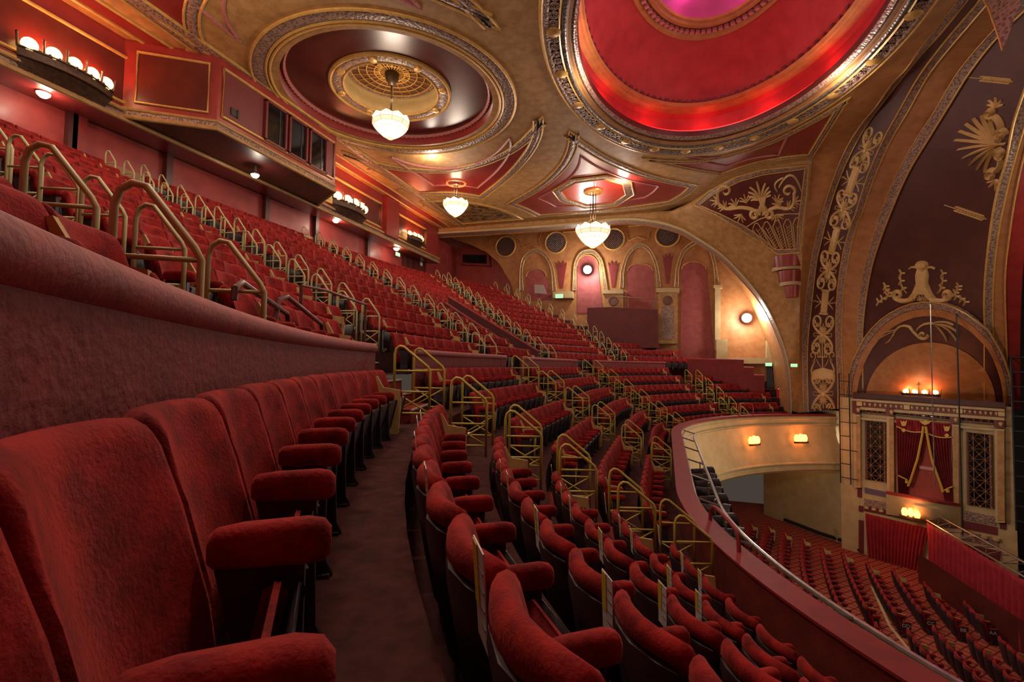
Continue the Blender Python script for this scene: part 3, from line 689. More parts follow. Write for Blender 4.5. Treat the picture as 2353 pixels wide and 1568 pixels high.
for k_ in range(8):
    a = 2*PI*(k_+.3)/8; b = MB(); b.lathe((RC[0]+R_*.415*math.cos(a), RC[1]+R_*.415*math.sin(a), HC+.25), [(.0, -.06), (.12, -.04), (.15, .02), (.15, .05)], 12); struct(tname(), b, GOLD, 'gilded boss on the carved light well ring', True, 'boss')
WELL = HC + .95
b = MB(); b.loft([[(RC[0]+R_*q*math.cos(2*PI*i/n), RC[1]+R_*q*math.sin(2*PI*i/n), z) for i in range(n)] for q, z in ((.37, HC+.30), (.375, HC+.6), (.40, HC+.8), (.40, WELL), (.365, WELL-.02))]); struct(tname(), b, CREAM, 'cream cove of the light well', True, 'ceiling cove')
ringband(RC, R_*.33, R_*.365, WELL-.03, 0, CARVED, 'carved inner ring of the light well', bulge=.02)
b = MB(); b.loft([[(RC[0]+R_*q*math.cos(2*PI*i/n), RC[1]+R_*q*math.sin(2*PI*i/n), WELL) for i in range(n)] for q in (.34, .001)]); struct(tname(), b, mat('well_brown', (98, 66, 52), (114, 78, 60), .5, 2, 4), 'brown disc of the light well', True, 'ceiling disc')
g = MB()
for q in (.325, .26, .20, .14, .10): ringtube(g, RC, R_*q, WELL-.03, .022, 72)
for i in range(24):
    a = 2*PI*i/24; g.tube([(RC[0]+R_*q*math.cos(a), RC[1]+R_*q*math.sin(a), WELL-.03) for q in (.02, .325)], .017, 5)
for i in range(32):
    a = 2*PI*i/32; g.tube([(RC[0]+R_*q*math.cos(a), RC[1]+R_*q*math.sin(a), WELL-.03) for q in (.10, .14)], .02, 4)
struct(tname(), g, GOLD, 'gilded cobweb tracery of the light well', True, 'tracery')
# ---- shaped coffers: outline (pixels read on the ceiling plane) offset inwards
def inset(P, d):
    n = len(P); out = []
    A = sum(P[i][0]*P[(i+1) % n][1]-P[(i+1) % n][0]*P[i][1] for i in range(n)); sg = 1 if A > 0 else -1
    for i in range(n):
        p0, p1, p2 = np.array(P[i-1][:2]), np.array(P[i][:2]), np.array(P[(i+1) % n][:2])
        a = p1-p0; b = p2-p1; a /= np.linalg.norm(a)+1e-9; b /= np.linalg.norm(b)+1e-9
        na, nb = np.array([-a[1], a[0]])*sg, np.array([-b[1], b[0]])*sg; m = na+nb; L = np.linalg.norm(m); m /= L+1e-9; c = max(.16, m @ na)
        out.append(tuple(p1+m*d/c))
    return out
def coffer(P, label, w=.30, depth=.22, panel=PANELR, inner=.62, beads=True, bead_mat=None, centre=None):
    o1 = inset(P, .05); o2 = inset(P, w); o3 = inset(P, w+.05); o4 = inset(P, w+.30); Cc = np.mean(np.array([p[:2] for p in P]), 0); o5 = [tuple(Cc+(np.array(p[:2])-Cc)*inner) for p in P]
    L = lambda Q, z: [(p[0], p[1], z) for p in Q]
    b = MB(); b.loft([L(o1, HC-.015), L(inset(P, .05+(w-.05)*.3), HC-.07), L(inset(P, .05+(w-.05)*.7), HC-.07), L(o2, HC-.02)]); struct(tname(), b, CARVED, f'carved border of the {label}', True, 'ceiling border')
    g = MB(); g.tube(L(P, HC-.02), .045, 6, closed=True); g.tube(L(o3, HC-.03), .04, 6, closed=True); struct(tname(), g, GOLD, f'gilded edges of the {label}', True, 'gilded lines')
    if beads:
        g = MB(); g.tube(L(o5, HC-.02), .05, 6, closed=True); struct(tname(), g, bead_mat or MATS['rose_bead'], f'rose beading of the {label}', True, 'beading')
    v, f = fill2d([[(p[0], p[1]) for p in o3]]); b = MB(); b.add([(p[0], p[1], HC-.006) for p in v], f); struct(tname(), b, panel, f'red field of the {label}', False, 'ceiling field')
def pxo(px, m=4):
    """px: list of segments, each a list of pixels, smooth inside, sharp at the joins -> plan outline"""
    out = []
    for sg in px:
        P = [onz(x, y, HC) for x, y in sg]; Q = catmull(P, m) if len(P) > 2 else P
        out += [tuple(q[:2]) for q in Q[:-1]]
    return out
P2 = pxo([[(785,346),(860,372),(940,386),(1020,388),(1100,373),(1180,334),(1248,265)], [(1248,265),(1243,312),(1218,358),(1172,408),(1110,456)], [(1110,456),(1040,446),(955,448)], [(955,448),(785,346)]])
coffer(P2, 'crescent panel beside the round panel'); coffer([(p[0], 2*AX-p[1]) for p in P2[::-1]], 'opposite crescent panel')
P3 = pxo([[(1308,300),(1302,345),(1277,388),(1230,430),(1165,468)], [(1165,468),(1200,481),(1235,498)], [(1235,498),(1350,489),(1450,479),(1545,466)], [(1545,466),(1580,447),(1605,425)], [(1605,425),(1500,402),(1415,369),(1355,334),(1308,300)]])
coffer(P3, 'diamond panel beside the dome', w=.34, panel=PANELR); coffer([(p[0], 2*AX-p[1]) for p in P3[::-1]], 'opposite diamond panel', w=.34)
P5 = pxo([[(1475,363),(1600,368),(1740,335),(1865,275),(1952,222)], [(1952,222),(1868,357)], [(1868,357),(1760,370),(1655,402)], [(1655,402),(1560,385),(1475,363)]])
coffer(P5, 'three cornered panel between dome and arch', w=.16, inner=.55, panel=PANELR)
P4 = pxo([[(964,463),(1055,462),(1143,478),(1203,503)], [(1203,503),(1046,515)], [(1046,515),(964,463)]])
def scrollfield(P, label):
    g = MB(); L = [(p[0], p[1], HC-.02) for p in P]; g.tube(L, .05, 6, closed=True); struct(tname(), g, GOLD, f'gilded edge of the {label}', True, 'gilded lines')
    q = inset(P, .35); v, f = fill2d([[(p[0], p[1]) for p in q]]); b = MB(); b.add([(p[0], p[1], HC-.012) for p in v], f)
    struct(tname(), b, mat('olive_relief', (70, 52, 34), (140, 112, 66), .5, 3.6, 3, bump=.7, bscale=5, lo=.42, hi=.55), f'olive carved foliage of the {label}', False, 'ceiling relief')
scrollfield(P4, 'corner panel over the arcade')
# octagon of the diamond panel
oc = [onz(x, y, HC)[:2] for x, y in [(1269,437),(1312,411),(1394,401),(1450,416),(1457,445),(1417,471),(1343,476),(1286,459)]]
def octagon(oc, lab):
    L = lambda Q, z: [(p[0], p[1], z) for p in Q]
    g = MB(); g.tube(L(oc, HC-.05), .05, 6, closed=True); g.tube(L(inset(oc, .42), HC-.05), .05, 6, closed=True); struct(tname(), g, GOLD, f'gilded edges of the {lab}', True, 'gilded lines')
    b = MB(); b.loft([L(oc, HC-.03), L(inset(oc, .2), HC-.08), L(inset(oc, .42), HC-.04)]); struct(tname(), b, CARVED, f'carved border of the {lab}', True, 'ceiling border')
    v, f = fill2d([inset(oc, .42)]); b = MB(); b.add([(p[0], p[1], HC-.03) for p in v], f); struct(tname(), b, mat('octagon_red', (196, 44, 36), (206, 54, 42), .25, 1, 3, coat=.5), f'bright red field of the {lab}', False, 'ceiling field')
    c = onz(1363, 439, HC); g = MB(); g.lathe((c[0], c[1], HC-.1), [(.52, .07), (.5, 0), (.4, -.03), (.38, .03), (.2, -.02), (0, -.03)], 24); struct(tname(), g, GOLD, f'gilded rose of the {lab}', True, 'ceiling rose')
octagon(oc, 'octagon ceiling panel')
c2 = onz(1048, 420, HC); g = MB(); g.lathe((c2[0], c2[1], HC-.04), [(.55, .03), (.52, -.03), (.46, -.04), (.42, .0)], 28); g.lathe((c2[0], c2[1], HC-.03), [(.12, -.06), (.05, -.1), (0, -.1)], 12); struct(tname(), g, mat('rose_orange', (200, 110, 60), (214, 128, 74), .4, 4, 3), 'gilded rose over the crescent panel lamp', True, 'ceiling rose')
b = MB(); b.lathe((c2[0], c2[1], HC-.035), [(.43, 0), (.01, 0)], 28); struct(tname(), b, PANEL, 'dark disc of the crescent panel rose', True, 'ceiling rose')
# ---- long bands along the fascia with vents
g = MB()
for px in ([(181,0),(476,188)], [(256,0),(500,152)], [(120,0),(440,190)]): pass
for x0 in (SFA+.35, SFA+.95, SFA+1.75, SFA+2.1): g.tube([(x0, -15, HC-.02), (x0, LC-.3, HC-.02)], .05, 6)
struct(tname(), g, GOLD, 'gilded lines along the ceiling edge by the fascia', True, 'gilded lines')
b = MB(); b.loft([[(x, l, HC-.03-.05*(j == 1)) for l in np.linspace(-15, LC-.2, 30)] for j, x in enumerate((SFA+1.78, SFA+1.93, SFA+2.08))], closed=False); struct(tname(), b, CARVED, 'carved ribbon along the ceiling edge', True, 'frieze')
b = MB(); b.add([(SFA+.42, -15, HC-.012), (SFA+.9, -15, HC-.012), (SFA+.9, LC-.3, HC-.012), (SFA+.42, LC-.3, HC-.012)], [[0,1,2,3]]); struct(tname(), b, PANELR, 'red strip along the ceiling edge', False, 'band')
for l in (-9.6, -7.2, -4.6, 4.6, 7.4, 10.2, 12.6):
    b = MB(); b.lathe((SFA+1.35, l, HC-.03), [(.17, .02), (.17, -.02), (.12, -.035), (0, -.03)], 16); tag(obj('ceiling_vent', b, TAN, None, True), 'round cream vent disc on the ceiling strip by the fascia', 'vent', 'vent discs along the fascia ceiling')
# ---- oval dome
def ov(q, z, n=120): return [(DC[0]+DA*q*math.cos(2*PI*i/n), DC[1]+DB*q*math.sin(2*PI*i/n), z) for i in range(n)]
def oval_band(prof, m, label): b = MB(); b.loft([ov(q, HC+z) for q, z in prof]); return struct(tname(), b, m, label, True, 'dome ring')
oval_band([(1.0, 0), (.995, -.06), (.985, -.08), (.975, -.05)], GOLD, 'outer gilded ring of the oval dome')
oval_band([(.975, -.05), (.965, -.08), (.955, -.08), (.945, -.04)], CARVED, 'outer carved ring of the oval dome')
oval_band([(.945, -.04), (.935, .0), (.905, .0), (.90, -.04)], PANEL, 'dark medallion channel of the oval dome')
oval_band([(.90, -.04), (.893, -.08), (.885, -.04)], GOLD, 'middle gilded ring of the oval dome')
oval_band([(.885, -.04), (.875, -.07), (.862, -.07), (.855, -.03)], mat('rope_dark', (48, 44, 42), (92, 82, 74), .4, 10, 2, bump=.8, bscale=10, kind='voronoi', lo=.1, hi=.6), 'dark rope ring of the oval dome')
oval_band([(.855, -.03), (.848, -.02), (.84, .08), (.83, .10)], TANR, 'plain gold ring of the oval dome')
oval_band([(.83, .10), (.815, .06), (.80, .12), (.795, .16)], CARVED, 'inner carved ring of the oval dome')
oval_band([(.795, .16), (.79, .35), (.80, .38), (.84, .40)], DKMAROON, 'lip hiding the dome lights')
oval_band([(.86, .34), (.865, .7), (.86, 1.1), (.835, 1.22)], DOMERED, 'red lit cove of the oval dome')
oval_band([(.835, 1.22), (.80, 1.24), (.79, 1.30), (.775, 1.30), (.765, 1.38), (.76, 1.40)], TANR, 'cornice ring inside the dome')
oval_band([(.775, 1.40), (.76, 1.55), (.72, 2.0), (.62, 2.55), (.53, 2.85)], DOMERED, 'red inner bowl of the oval dome')
oval_band([(.53, 2.85), (.52, 2.78), (.50, 2.80), (.49, 2.88)], TANR, 'outer moulding of the inner oval')
oval_band([(.49, 2.88), (.47, 2.9), (.455, 2.9)], DKMAROON, 'dark dentil channel of the inner oval')
oval_band([(.455, 2.9), (.44, 2.82), (.42, 2.82), (.41, 2.88), (.395, 2.86), (.385, 2.92)], TANR, 'inner moulding of the inner oval')
oval_band([(.385, 2.92), (.37, 3.1), (.28, 3.35), (.15, 3.5), (.001, 3.54)], PINK, 'pink crown of the oval dome')
g = MB()
for i in range(76):
    a = 2*PI*i/76; g.box((DC[0]+DA*.472*math.cos(a), DC[1]+DB*.472*math.sin(a), HC+2.86), (.14, .14, .12), math.atan2(DB*math.sin(a)/DB**2*DA, math.cos(a)))
struct(tname(), g, mat('dentil_rose', (176, 110, 110), None, .5), 'row of dentils around the inner oval', False, 'dentils')
g = MB()
for i in range(90):
    a = 2*PI*i/90; p = np.array([DC[0]+DA*.765*math.cos(a), DC[1]+DB*.765*math.sin(a), HC+1.38]); big = i % 2 == 0
    t = np.array([-DA*math.sin(a), DB*math.cos(a), 0]); t /= np.linalg.norm(t); w = .17 if big else .10; h = .42 if big else .24; nn = np.cross(t, [0, 0, 1])
    out = [(-w*.6, 0), (w*.6, 0), (w, h*.35), (w*.75, h*.6), (w*.4, h*.85), (0, h), (-w*.4, h*.85), (-w*.75, h*.6), (-w, h*.35)]
    g.slab([p+t*x+np.array([0, 0, z]) for x, z in out], nn, .05); g.slab([p+t*x*.5+np.array([0, 0, z*.8+.03])-nn*.03 for x, z in out], nn, .1)
struct(tname(), g, mat('crest_dark', (92, 44, 46), (120, 62, 60), .5, 12, 2), 'palmette cresting around the dome cornice', False, 'cresting')
med = MB(); gm = MB()
N_ = 132
for i in range(N_):
    a = 2*PI*i/N_; q = .922; p = np.array([DC[0]+DA*q*math.cos(a), DC[1]+DB*q*math.sin(a), HC-.03])
    ax = (np.array([1, 0, 0.]), np.array([0, 1, 0.]), np.array([0, 0, 1.]))
    if i % 6 == 0: gm.lathe(p, [(.0, -.09), (.12, -.08), (.2, -.05), (.21, 0), (.2, .04)], 14)
    else:
        for r in (.125, .075): med.tube([(p[0]+r*math.cos(2*PI*k/12), p[1]+r*math.sin(2*PI*k/12), p[2]-.02) for k in range(12)], .022, 5, closed=True)
        med.lathe(p, [(0, -.05), (.03, -.03), (.035, .0)], 6)
struct(tname(), med, CARVED, 'ring of carved medallions around the dome', True, 'medallions'); struct(tname(), gm, GOLD, 'gilded bosses between the dome medallions', True, 'bosses')
# hidden led strips of the dome
led = MB(); led.tube(ov(.825, HC+.48), .025, 5, closed=True); tag(obj('led_strip', led, E_RED, None, True), 'red light strip tucked behind the lip of the oval dome', 'light strip')
led = MB(); led.tube([(DC[0]+DA*.40*math.cos(a), DC[1]+DB*.40*math.sin(a), HC+2.96) for a in np.linspace(0, 2*PI, 60)], .02, 5); tag(obj('led_strip', led, E_MAG, None, True), 'magenta light strip around the inner oval of the dome', 'light strip')
# ---- chandeliers: faceted leaded glass bowls
def chandelier(top, x, y, zb, R, h, label, group='bowl chandeliers', rods=4, ztop=None):
    e = empty('bowl_chandelier', (x, y, zb), label, 'chandelier', group)
    prof = [(.17, 0), (.50, .20), (.74, .42), (.90, .62), (1.0, .80), (1.0, 1.0)]; n = 10
    glass = MB(); lead = MB(); band_ = MB()
    rings = [[np.array([R*r*math.cos(2*PI*(k+.5)/n), R*r*math.sin(2*PI*(k+.5)/n), h*z]) for k in range(n)] for r, z in prof]
    scal = []
    for k in range(n):
        a, b2 = rings[-1][k], rings[-1][(k+1) % n]; m = (a+b2)/2*1.03; m[2] += h*.10; scal += [a, a*.75+b2*.25+np.array([0, 0, h*.07]), m, a*.25+b2*.75+np.array([0, 0, h*.07])]
    glass.loft(rings[:4]); band_.loft(rings[3:5]); glass.loft(rings[4:])
    for k in range(n):
        a, b2 = rings[-1][k], rings[-1][(k+1) % n]; s4 = scal[4*k:4*k+4]+[b2]; glass.add(s4, [[0, 1, 2, 3, 4]])
    for rg in rings: lead.tube(rg, R*.010, 5, closed=True)
    lead.tube(scal, R*.012, 5, closed=True)
    for k in range(n):
        lead.tube([rg[k] for rg in rings], R*.009, 5)
        for i in range(3): lead.tube([(rings[i][k]+rings[i][(k+1) % n])/2, (rings[i+1][k]+rings[i+1][(k+1) % n])/2], R*.007, 4)
    cup = MB(); cup.lathe((0, 0, 0), [(.15*R, .02*h), (.15*R, -.03*h), (.08*R, -.05*h), (0, -.05*h)], 12)
    obj('glass_bowl', glass, E_SHADE, e, False); obj('pink_band', band_, E_SHADEP, e, False); obj('leading', lead, GOLD, e, True); obj('bottom_cap', cup, GOLD, e, True)
    rod = MB(); L = top - zb
    if rods == 1: rod.tube([(0, 0, h*.4), (0, 0, L)], R*.05, 8); rod.lathe((0, 0, L-.25), [(0, -.2), (.1, -.15), (.22, 0), (.25, .2), (.2, .25)], 14); 
    else:
        for k in range(rods): a = 2*PI*k/rods; rod.tube([(R*.15*math.cos(a), R*.15*math.sin(a), h*.5), (R*.15*math.cos(a), R*.15*math.sin(a), L)], .018, 6)
    for k in range(3): a = 2*PI*k/3; rod.tube([(0, 0, h*1.5), (R*.95*math.cos(a), R*.95*math.sin(a), h*.98)], .014, 5)
    obj('suspension_rods', rod, mat('bronze_rod', (70, 56, 40), None, .4, metal=.6) if 'bronze_rod' not in MATS else MATS['bronze_rod'], e, True)
    return e
def ch_geom(px, wpx, yt, yb, s, l):
    # size and height from the apparent width
    d = project((s, l, HC))[2]; return d
c1 = onz(907, 213, WELL); c3 = onz(1363, 439, HC)
def zat(y, c): # height above the stalls whose image row is y at plan point c
    lo, hi = 0, 25
    for _ in range(40):
        m = (lo+hi)/2; pr = project((c[0], c[1], m))
        if pr[1] > y: lo = m
        else: hi = m
    return lo
CH = []
for c, yt, yb, wpx, top, lab, rods in ((RC, 258, 318, 86, WELL-.02, 'lit leaded glass bowl chandelier hanging under the round light well', 1), (c2, 462, 497, 58, HC-.05, 'small lit glass bowl chandelier hanging under the crescent panel', 4), (c3, 520, 568, 80, HC-.1, 'wide lit glass bowl chandelier hanging under the octagon panel', 4)):
    zb = zat(yb, c); zt = zat(yt, c); d = project((c[0], c[1], zb))[2]; Rc = wpx/2*d/F_
    chandelier(top, c[0], c[1], zb, Rc, (zt-zb)*(.70 if rods == 1 else .9), lab, rods=rods); CH.append((c[0], c[1], zb, zt, Rc)); print('chandelier', c[:2], zb-Z0, zt-zb, Rc)
# ------------------------------------------------------------------ reliefs laid on real surfaces
from mathutils.bvhtree import BVHTree
class Relief:
    def __init__(s, mbs, fallback=None):
        v, f = [], []
        for m in mbs: b = len(v); v += [Vector(p) for p in m.v]; f += [[b+i for i in q] for q in m.f]
        s.t = BVHTree.FromPolygons(v, f); s.b = MB(); s.last = None
    def hit(s, x, y):
        r = ray(x, y); r = Vector(r/np.linalg.norm(r)); h = s.t.ray_cast(Vector(CAM), r)
        if h[0] is None: return None
        n = np.array(h[1]); 
        if n @ np.array(r) > 0: n = -n
        return np.array(h[0]), n
    def ribbon(s, px, w, h=.05, taper=True):
        P = [np.array(p, float) for p in px]; n = len(P); L, Cc, R = [], [], []
        for i in range(n):
            t = P[min(i+1, n-1)]-P[max(i-1, 0)]; t /= np.linalg.norm(t)+1e-9; nn = np.array([-t[1], t[0]])
            ww = w/2 * (1 if not taper else (.35+.65*math.sin(PI*(.12+.76*i/(n-1))) if taper is True else taper(i/(n-1))))
            a, b, c = s.hit(*(P[i]+nn*ww)), s.hit(*P[i]), s.hit(*(P[i]-nn*ww))
            if a is None or b is None or c is None: continue
            L.append(a[0]+a[1]*.004); R.append(c[0]+c[1]*.004); Cc.append(b[0]+b[1]*h)
        if len(L) > 1: s.b.loft([L, Cc, R], closed=False)
    def blob(s, px, h=.06):
        P = [s.hit(*p) for p in px]
        if any(p is None for p in P): return
        c = s.hit(*np.mean(np.array(px), 0)); n = len(P)
        if c is None: return
        base = [p[0]+p[1]*.004 for p in P]; top = [p[0]+(c[0]-p[0])*.25+p[1]*h for p in P]
        s.b.add(base+top+[c[0]+c[1]*h], [[i, (i+1) % n, n+(i+1) % n, n+i] for i in range(n)]+[[n+i, n+(i+1) % n, 2*n] for i in range(n)])
    def patch(s, A, B, n=10, m=14, h=.01):
        A, B = resample([np.array(p, float) for p in A], m), resample([np.array(p, float) for p in B], m); rows = []
        for t in np.linspace(0, 1, n):
            row = []
            for a, b in zip(A, B):
                q = s.hit(*(a+(b-a)*t)); row.append(q[0]+q[1]*h if q else (row[-1] if row else np.zeros(3)))
            rows.append(row)
        s.b.loft(rows, closed=False)
    def line(s, px, r=.03, h=.02, closed=False, m=4):
        P = catmull([np.array(p, float) for p in px], m) if m > 1 else px
        Q = [s.hit(*p) for p in P]; Q = [q[0]+q[1]*h for q in Q if q]
        if len(Q) > 1: s.b.tube(Q, r, 6, closed=closed)
def spiral(c, r, a0, turns, sg=1, n=18, r1=.15): return [(c[0]+r*(1-(1-r1)*i/n)*math.cos(a0+sg*turns*2*PI*i/n), c[1]+r*(1-(1-r1)*i/n)*math.sin(a0+sg*turns*2*PI*i/n)) for i in range(n+1)]
def frame(o, ex, ey):
    o, ex, ey = np.array(o, float), np.array(ex, float), np.array(ey, float); return lambda pts: [tuple(o+ex*p[0]+ey*p[1]) for p in pts]
def bez(p0, p1, p2, n=8): return [tuple((1-t)**2*np.array(p0)+2*t*(1-t)*np.array(p1)+t*t*np.array(p2)) for t in np.linspace(0, 1, n)]
def palmette(R, T, o, size, up, n=7, spread=1.9, w=2.6, h=.05):
    for i in range(n):
        a = up + (i-(n-1)/2)*spread/(n-1); l = size*(1-.12*abs(i-(n-1)/2)); d = np.array([math.cos(a), math.sin(a)]); e = np.array([-d[1], d[0]])*(1 if i > (n-1)/2 else -1)
        k = .0 if i == (n-1)/2 else .22
        R.ribbon(T(bez(o, np.array(o)+d*l*.6, np.array(o)+d*l+e*l*k)), w, h)
# --- pilaster of scrolls (dark band b-c)
RP = Relief([ARCHMB['b']])
def pil_axes(y):
    """image axes of the pilaster band at row y: centre, across, along (down)"""
    Lx = np.interp(y, [p[1] for p in E_px['b'][::-1]], [p[0] for p in E_px['b'][::-1]]); Rx = np.interp(y, [p[1] for p in E_px['c'][::-1]], [p[0] for p in E_px['c'][::-1]])
    dy = 12; L2 = np.interp(y+dy, [p[1] for p in E_px['b'][::-1]], [p[0] for p in E_px['b'][::-1]]); R2 = np.interp(y+dy, [p[1] for p in E_px['c'][::-1]], [p[0] for p in E_px['c'][::-1]])
    t = np.array([(L2+R2)/2-(Lx+Rx)/2, dy]); t /= np.linalg.norm(t); nrm = np.array([t[1], -t[0]]); hw = (Rx-Lx)/2*abs(nrm[0]); return np.array([(Lx+Rx)/2, y]), nrm, t, hw
def motif(y, half, sc=1.0):
    o, ex, ey, hw = pil_axes(y); T = frame(o, ex*hw, ey*half)
    for sx in (-1, 1):
        for sy in (-1, 1):
            RP.ribbon(T(bez((0, 0), (sx*.55, sy*.18), (sx*.72, sy*.52), 7)+[(sx*(.46+.27*math.cos(-.0+q)), sy*(.66+.26*math.sin(q))) for q in np.linspace(-.25, 2*PI+.6, 16)][:12]+[(sx*(.46+.13*math.cos(q)), sy*(.66+.13*math.sin(q))) for q in np.linspace(3.6, 7, 7)]), 6.0*sc, .06, taper=lambda t: 1-.45*t)
        RP.ribbon(T([(sx*.12, -.02), (sx*.62, -.09), (sx*.66, 0), (sx*.62, .09), (sx*.12, .02)]), 2.0, .03)
    palmette(RP, T, (0, -.06), .52, -PI/2, 7, 1.5, 3.0*sc); palmette(RP, T, (0, .06), .52, PI/2, 7, 1.5, 3.0*sc)
    RP.blob(T([(.14*math.cos(q), .11*math.sin(q)) for q in np.linspace(0, 2*PI, 11)[:-1]]), .09)
def baton(y, half):
    o, ex, ey, hw = pil_axes(y); T = frame(o, ex*hw, ey*half)
    RP.blob(T([(-.27, -.9), (.27, -.9), (.27, .9), (-.27, .9)]), .08); RP.blob(T([(-.38, -1.0), (.38, -1.0), (.34, -.86), (-.34, -.86)]), .1); RP.blob(T([(-.34, .86), (.34, .86), (.38, 1.0), (-.38, 1.0)]), .1)
    for sx in (-1, 1):
        RP.ribbon(T(bez((sx*.25, .05), (sx*.5, -.1), (sx*.72, -.5))), 2.5, .03); RP.ribbon(T(bez((sx*.25, .05), (sx*.6, .1), (sx*.85, -.05))+[(sx*.9, .1)]), 2.5, .03)
        RP.ribbon(T(bez((sx*.25, .1), (sx*.5, .2), (sx*.72, .55))), 2.5, .03)
for y, hf, s_ in ((770, 47, 1), (622, 47, 1), (482, 46, .95), (345, 56, .85), (905, 58, 1.05)): motif(y, hf, s_)
for y, hf in ((694, 29), (552, 32), (415, 36)): baton(y, hf)
o, ex, ey, hw = pil_axes(838); T = frame(o, ex*hw, ey*46)
for x in (-.3, -.15, 0, .15, .3): RP.ribbon(T([(x, -.95 if x == 0 else -.75), (x, -.35)]), 2.4, .04, taper=False)
RP.ribbon(T([(-.3, -.38), (.3, -.38)]), 3, .04, taper=False); RP.ribbon(T([(0, -.4), (0, .3)]), 3, .05, taper=False)
RP.blob(T([(-.72, .78), (-.72, .45), (-.45, .25), (0, .15), (.45, .25), (.72, .45), (.72, .78), (.3, .72), (0, .8), (-.3, .72)]), .08)
for sx in (-1, 1): RP.ribbon(T(spiral((sx*.68, -.45), .26, PI/2, 1.1, sx)), 3, .05); RP.ribbon(T(bez((sx*.5, -.2), (sx*.9, .3), (sx*.72, .5))), 4, .05); RP.ribbon(T(bez((sx*.1, .15), (sx*.35, -.1), (sx*.4, -.28))), 2, .03)
tag(obj('relief_ornament', RP.b, GOLDR, None, True), 'tall cream plaster relief of scrolls and batons climbing the dark arch pilaster', 'relief')
# --- tympanum panel reliefs (f-g)
RT = Relief([ARCHMB['f'], ARCHMB['g']])
RT2 = Relief([ARCHMB['f']]); T = frame((2294, 330), (1, 0), (0, 1))
for i, a in enumerate(np.linspace(PI*.72, PI*1.34, 11)):
    d = np.array([math.cos(a), math.sin(a)]); RT2.ribbon(T(bez((5, 0), d*45, d*(98-6*abs(i-5)) + np.array([-d[1], d[0]])*(4*(i-5)))), 7, .1)
for sy in (-1, 1):
    RT2.ribbon(T(bez((0, sy*8), (18, sy*40), (-4, sy*62), 7)+spiral((-14, sy*72), 13, -sy*PI/4, 1.1, -sy)), 15, .14, taper=lambda t: 1-.6*t)
    RT2.ribbon(T(spiral((8, sy*22), 15, 0, 1.2, sy)), 11, .14); palmette(RT2, T, (-6, sy*82), 26, sy*PI/2, 5, 2.0, 6)
RT2.ribbon(T([(-15, 0), (20, 0)]), 8, .1)
tag(obj('relief_ornament', RT2.b, GOLDR, None, True), 'large cream shell and scroll relief high on the dark panel above the stage box', 'relief')
RT3 = Relief([ARCHMB['f']])
def wheat(R, p0, p1, n=9, w=5):
    p0, p1 = np.array(p0, float), np.array(p1, float); d = (p1-p0); L = np.linalg.norm(d); d /= L; e = np.array([-d[1], d[0]])
    R.ribbon([p0, p0+d*L*.5, p1], 2, .03, taper=False)
    for i in range(n):
        q = p0+d*L*(.05+.65*i/n)
        for s_ in (-1, 1): R.ribbon([q, q+d*5+e*s_*5, q+d*13+e*s_*4.5], w, .05)
wheat(RT3, (2330, 188), (2228, 178)) ; RT4 = Relief([ARCHMB['f']]); wheat(RT4, (2268, 504), (2170, 471))
tag(obj('relief_ornament', RT3.b, GOLDR, None, True), 'upper cream wheat ear relief on the dark panel', 'relief'); tag(obj('relief_ornament', RT4.b, GOLDR, None, True), 'lower cream wheat ear relief on the dark panel', 'relief')
RT5 = Relief([ARCHMB['f']]); T = frame((2119, 650), (1, 0), (0, 1))
RT5.blob(T([(-12, -32), (12, -32), (16, -18), (14, 0), (24, 24), (34, 36), (18, 42), (9, 28), (-9, 28), (-18, 42), (-34, 36), (-24, 24), (-14, 0), (-16, -18)]), .1)
RT5.blob(T([(16*math.cos(q), -42+9*math.sin(q)) for q in np.linspace(0, 2*PI, 11)[:-1]]), .12); RT5.ribbon(T(bez((-30, -32), (-20, -42), (0, -28))+bez((0, -28), (20, -42), (30, -32))), 6, .08)
for sx in (-1, 1):
    RT5.ribbon(T(bez((sx*18, 36), (sx*44, 48), (sx*62, 36), 7)+spiral((sx*56, 28), 10, 0 if sx > 0 else PI, 1.1, -sx)), 12, .12, taper=lambda t: 1-.5*t)
    for st_ in ([(35, 24), (52, 10), (48, -22)], [(66, 28), (86, 30), (100, 44)], [(66, 28), (84, 22), (84, 8)]):
        st_ = [(sx*x, y) for x, y in st_]; RT5.ribbon(T(bez(*st_)), 2.4, .04, taper=False)
        for t in (.35, .7, 1.0):
            q = np.array(bez(*st_, n=21)[int(20*t)])
            for a in (0, 2.1, 4.2): RT5.ribbon(T([q, q+5*np.array([math.cos(a), math.sin(a)]), q+10*np.array([math.cos(a), math.sin(a)])]), 5, .05)
palmette(RT5, T, (0, 42), 20, -PI/2, 7, 2.4, 3)
tag(obj('relief_ornament', RT5.b, GOLDR, None, True), 'cream cartouche relief with leafy sprays on the crown of the box arch', 'relief')
# --- arch over the stage box: cream arch, border and lunette, on the box wall plane brought just in front of it
RBX = Relief([ARCHMB[k] for k in 'cdefghi'])
def onarch(x, y, off=.0):
    h = RBX.hit(x, y) if y < 930 else None
    return h[0]+h[1]*off if h else onbox(x, y, off)
def semi(cx, base, rx, top, n=24, a0=PI, a1=0): return [(cx+rx*math.cos(a), base-(base-top)*math.sin(a)) for a in np.linspace(a0, a1, n)]
def archring(cx, base, rx0, top0, rx1, top1, m, label, h0=.02, h1=.02, tilt=0):
    A, B = semi(cx, base, rx0, top0), semi(cx, base, rx1, top1)
    b = MB(); rows = []
    for t, hh in ((0, 0), (0, h0), (.5, (h0+h1)/2+.02), (1, h1), (1, 0)):
        rows.append([onarch(*(np.array(a)+(np.array(c)-np.array(a))*t+np.array([0, tilt*0])), off=hh) for a, c in zip(A, B)])
    b.loft(rows, closed=False); return struct(tname(), b, m, label, True, 'box arch')
CXB, BASE = 2138, 925
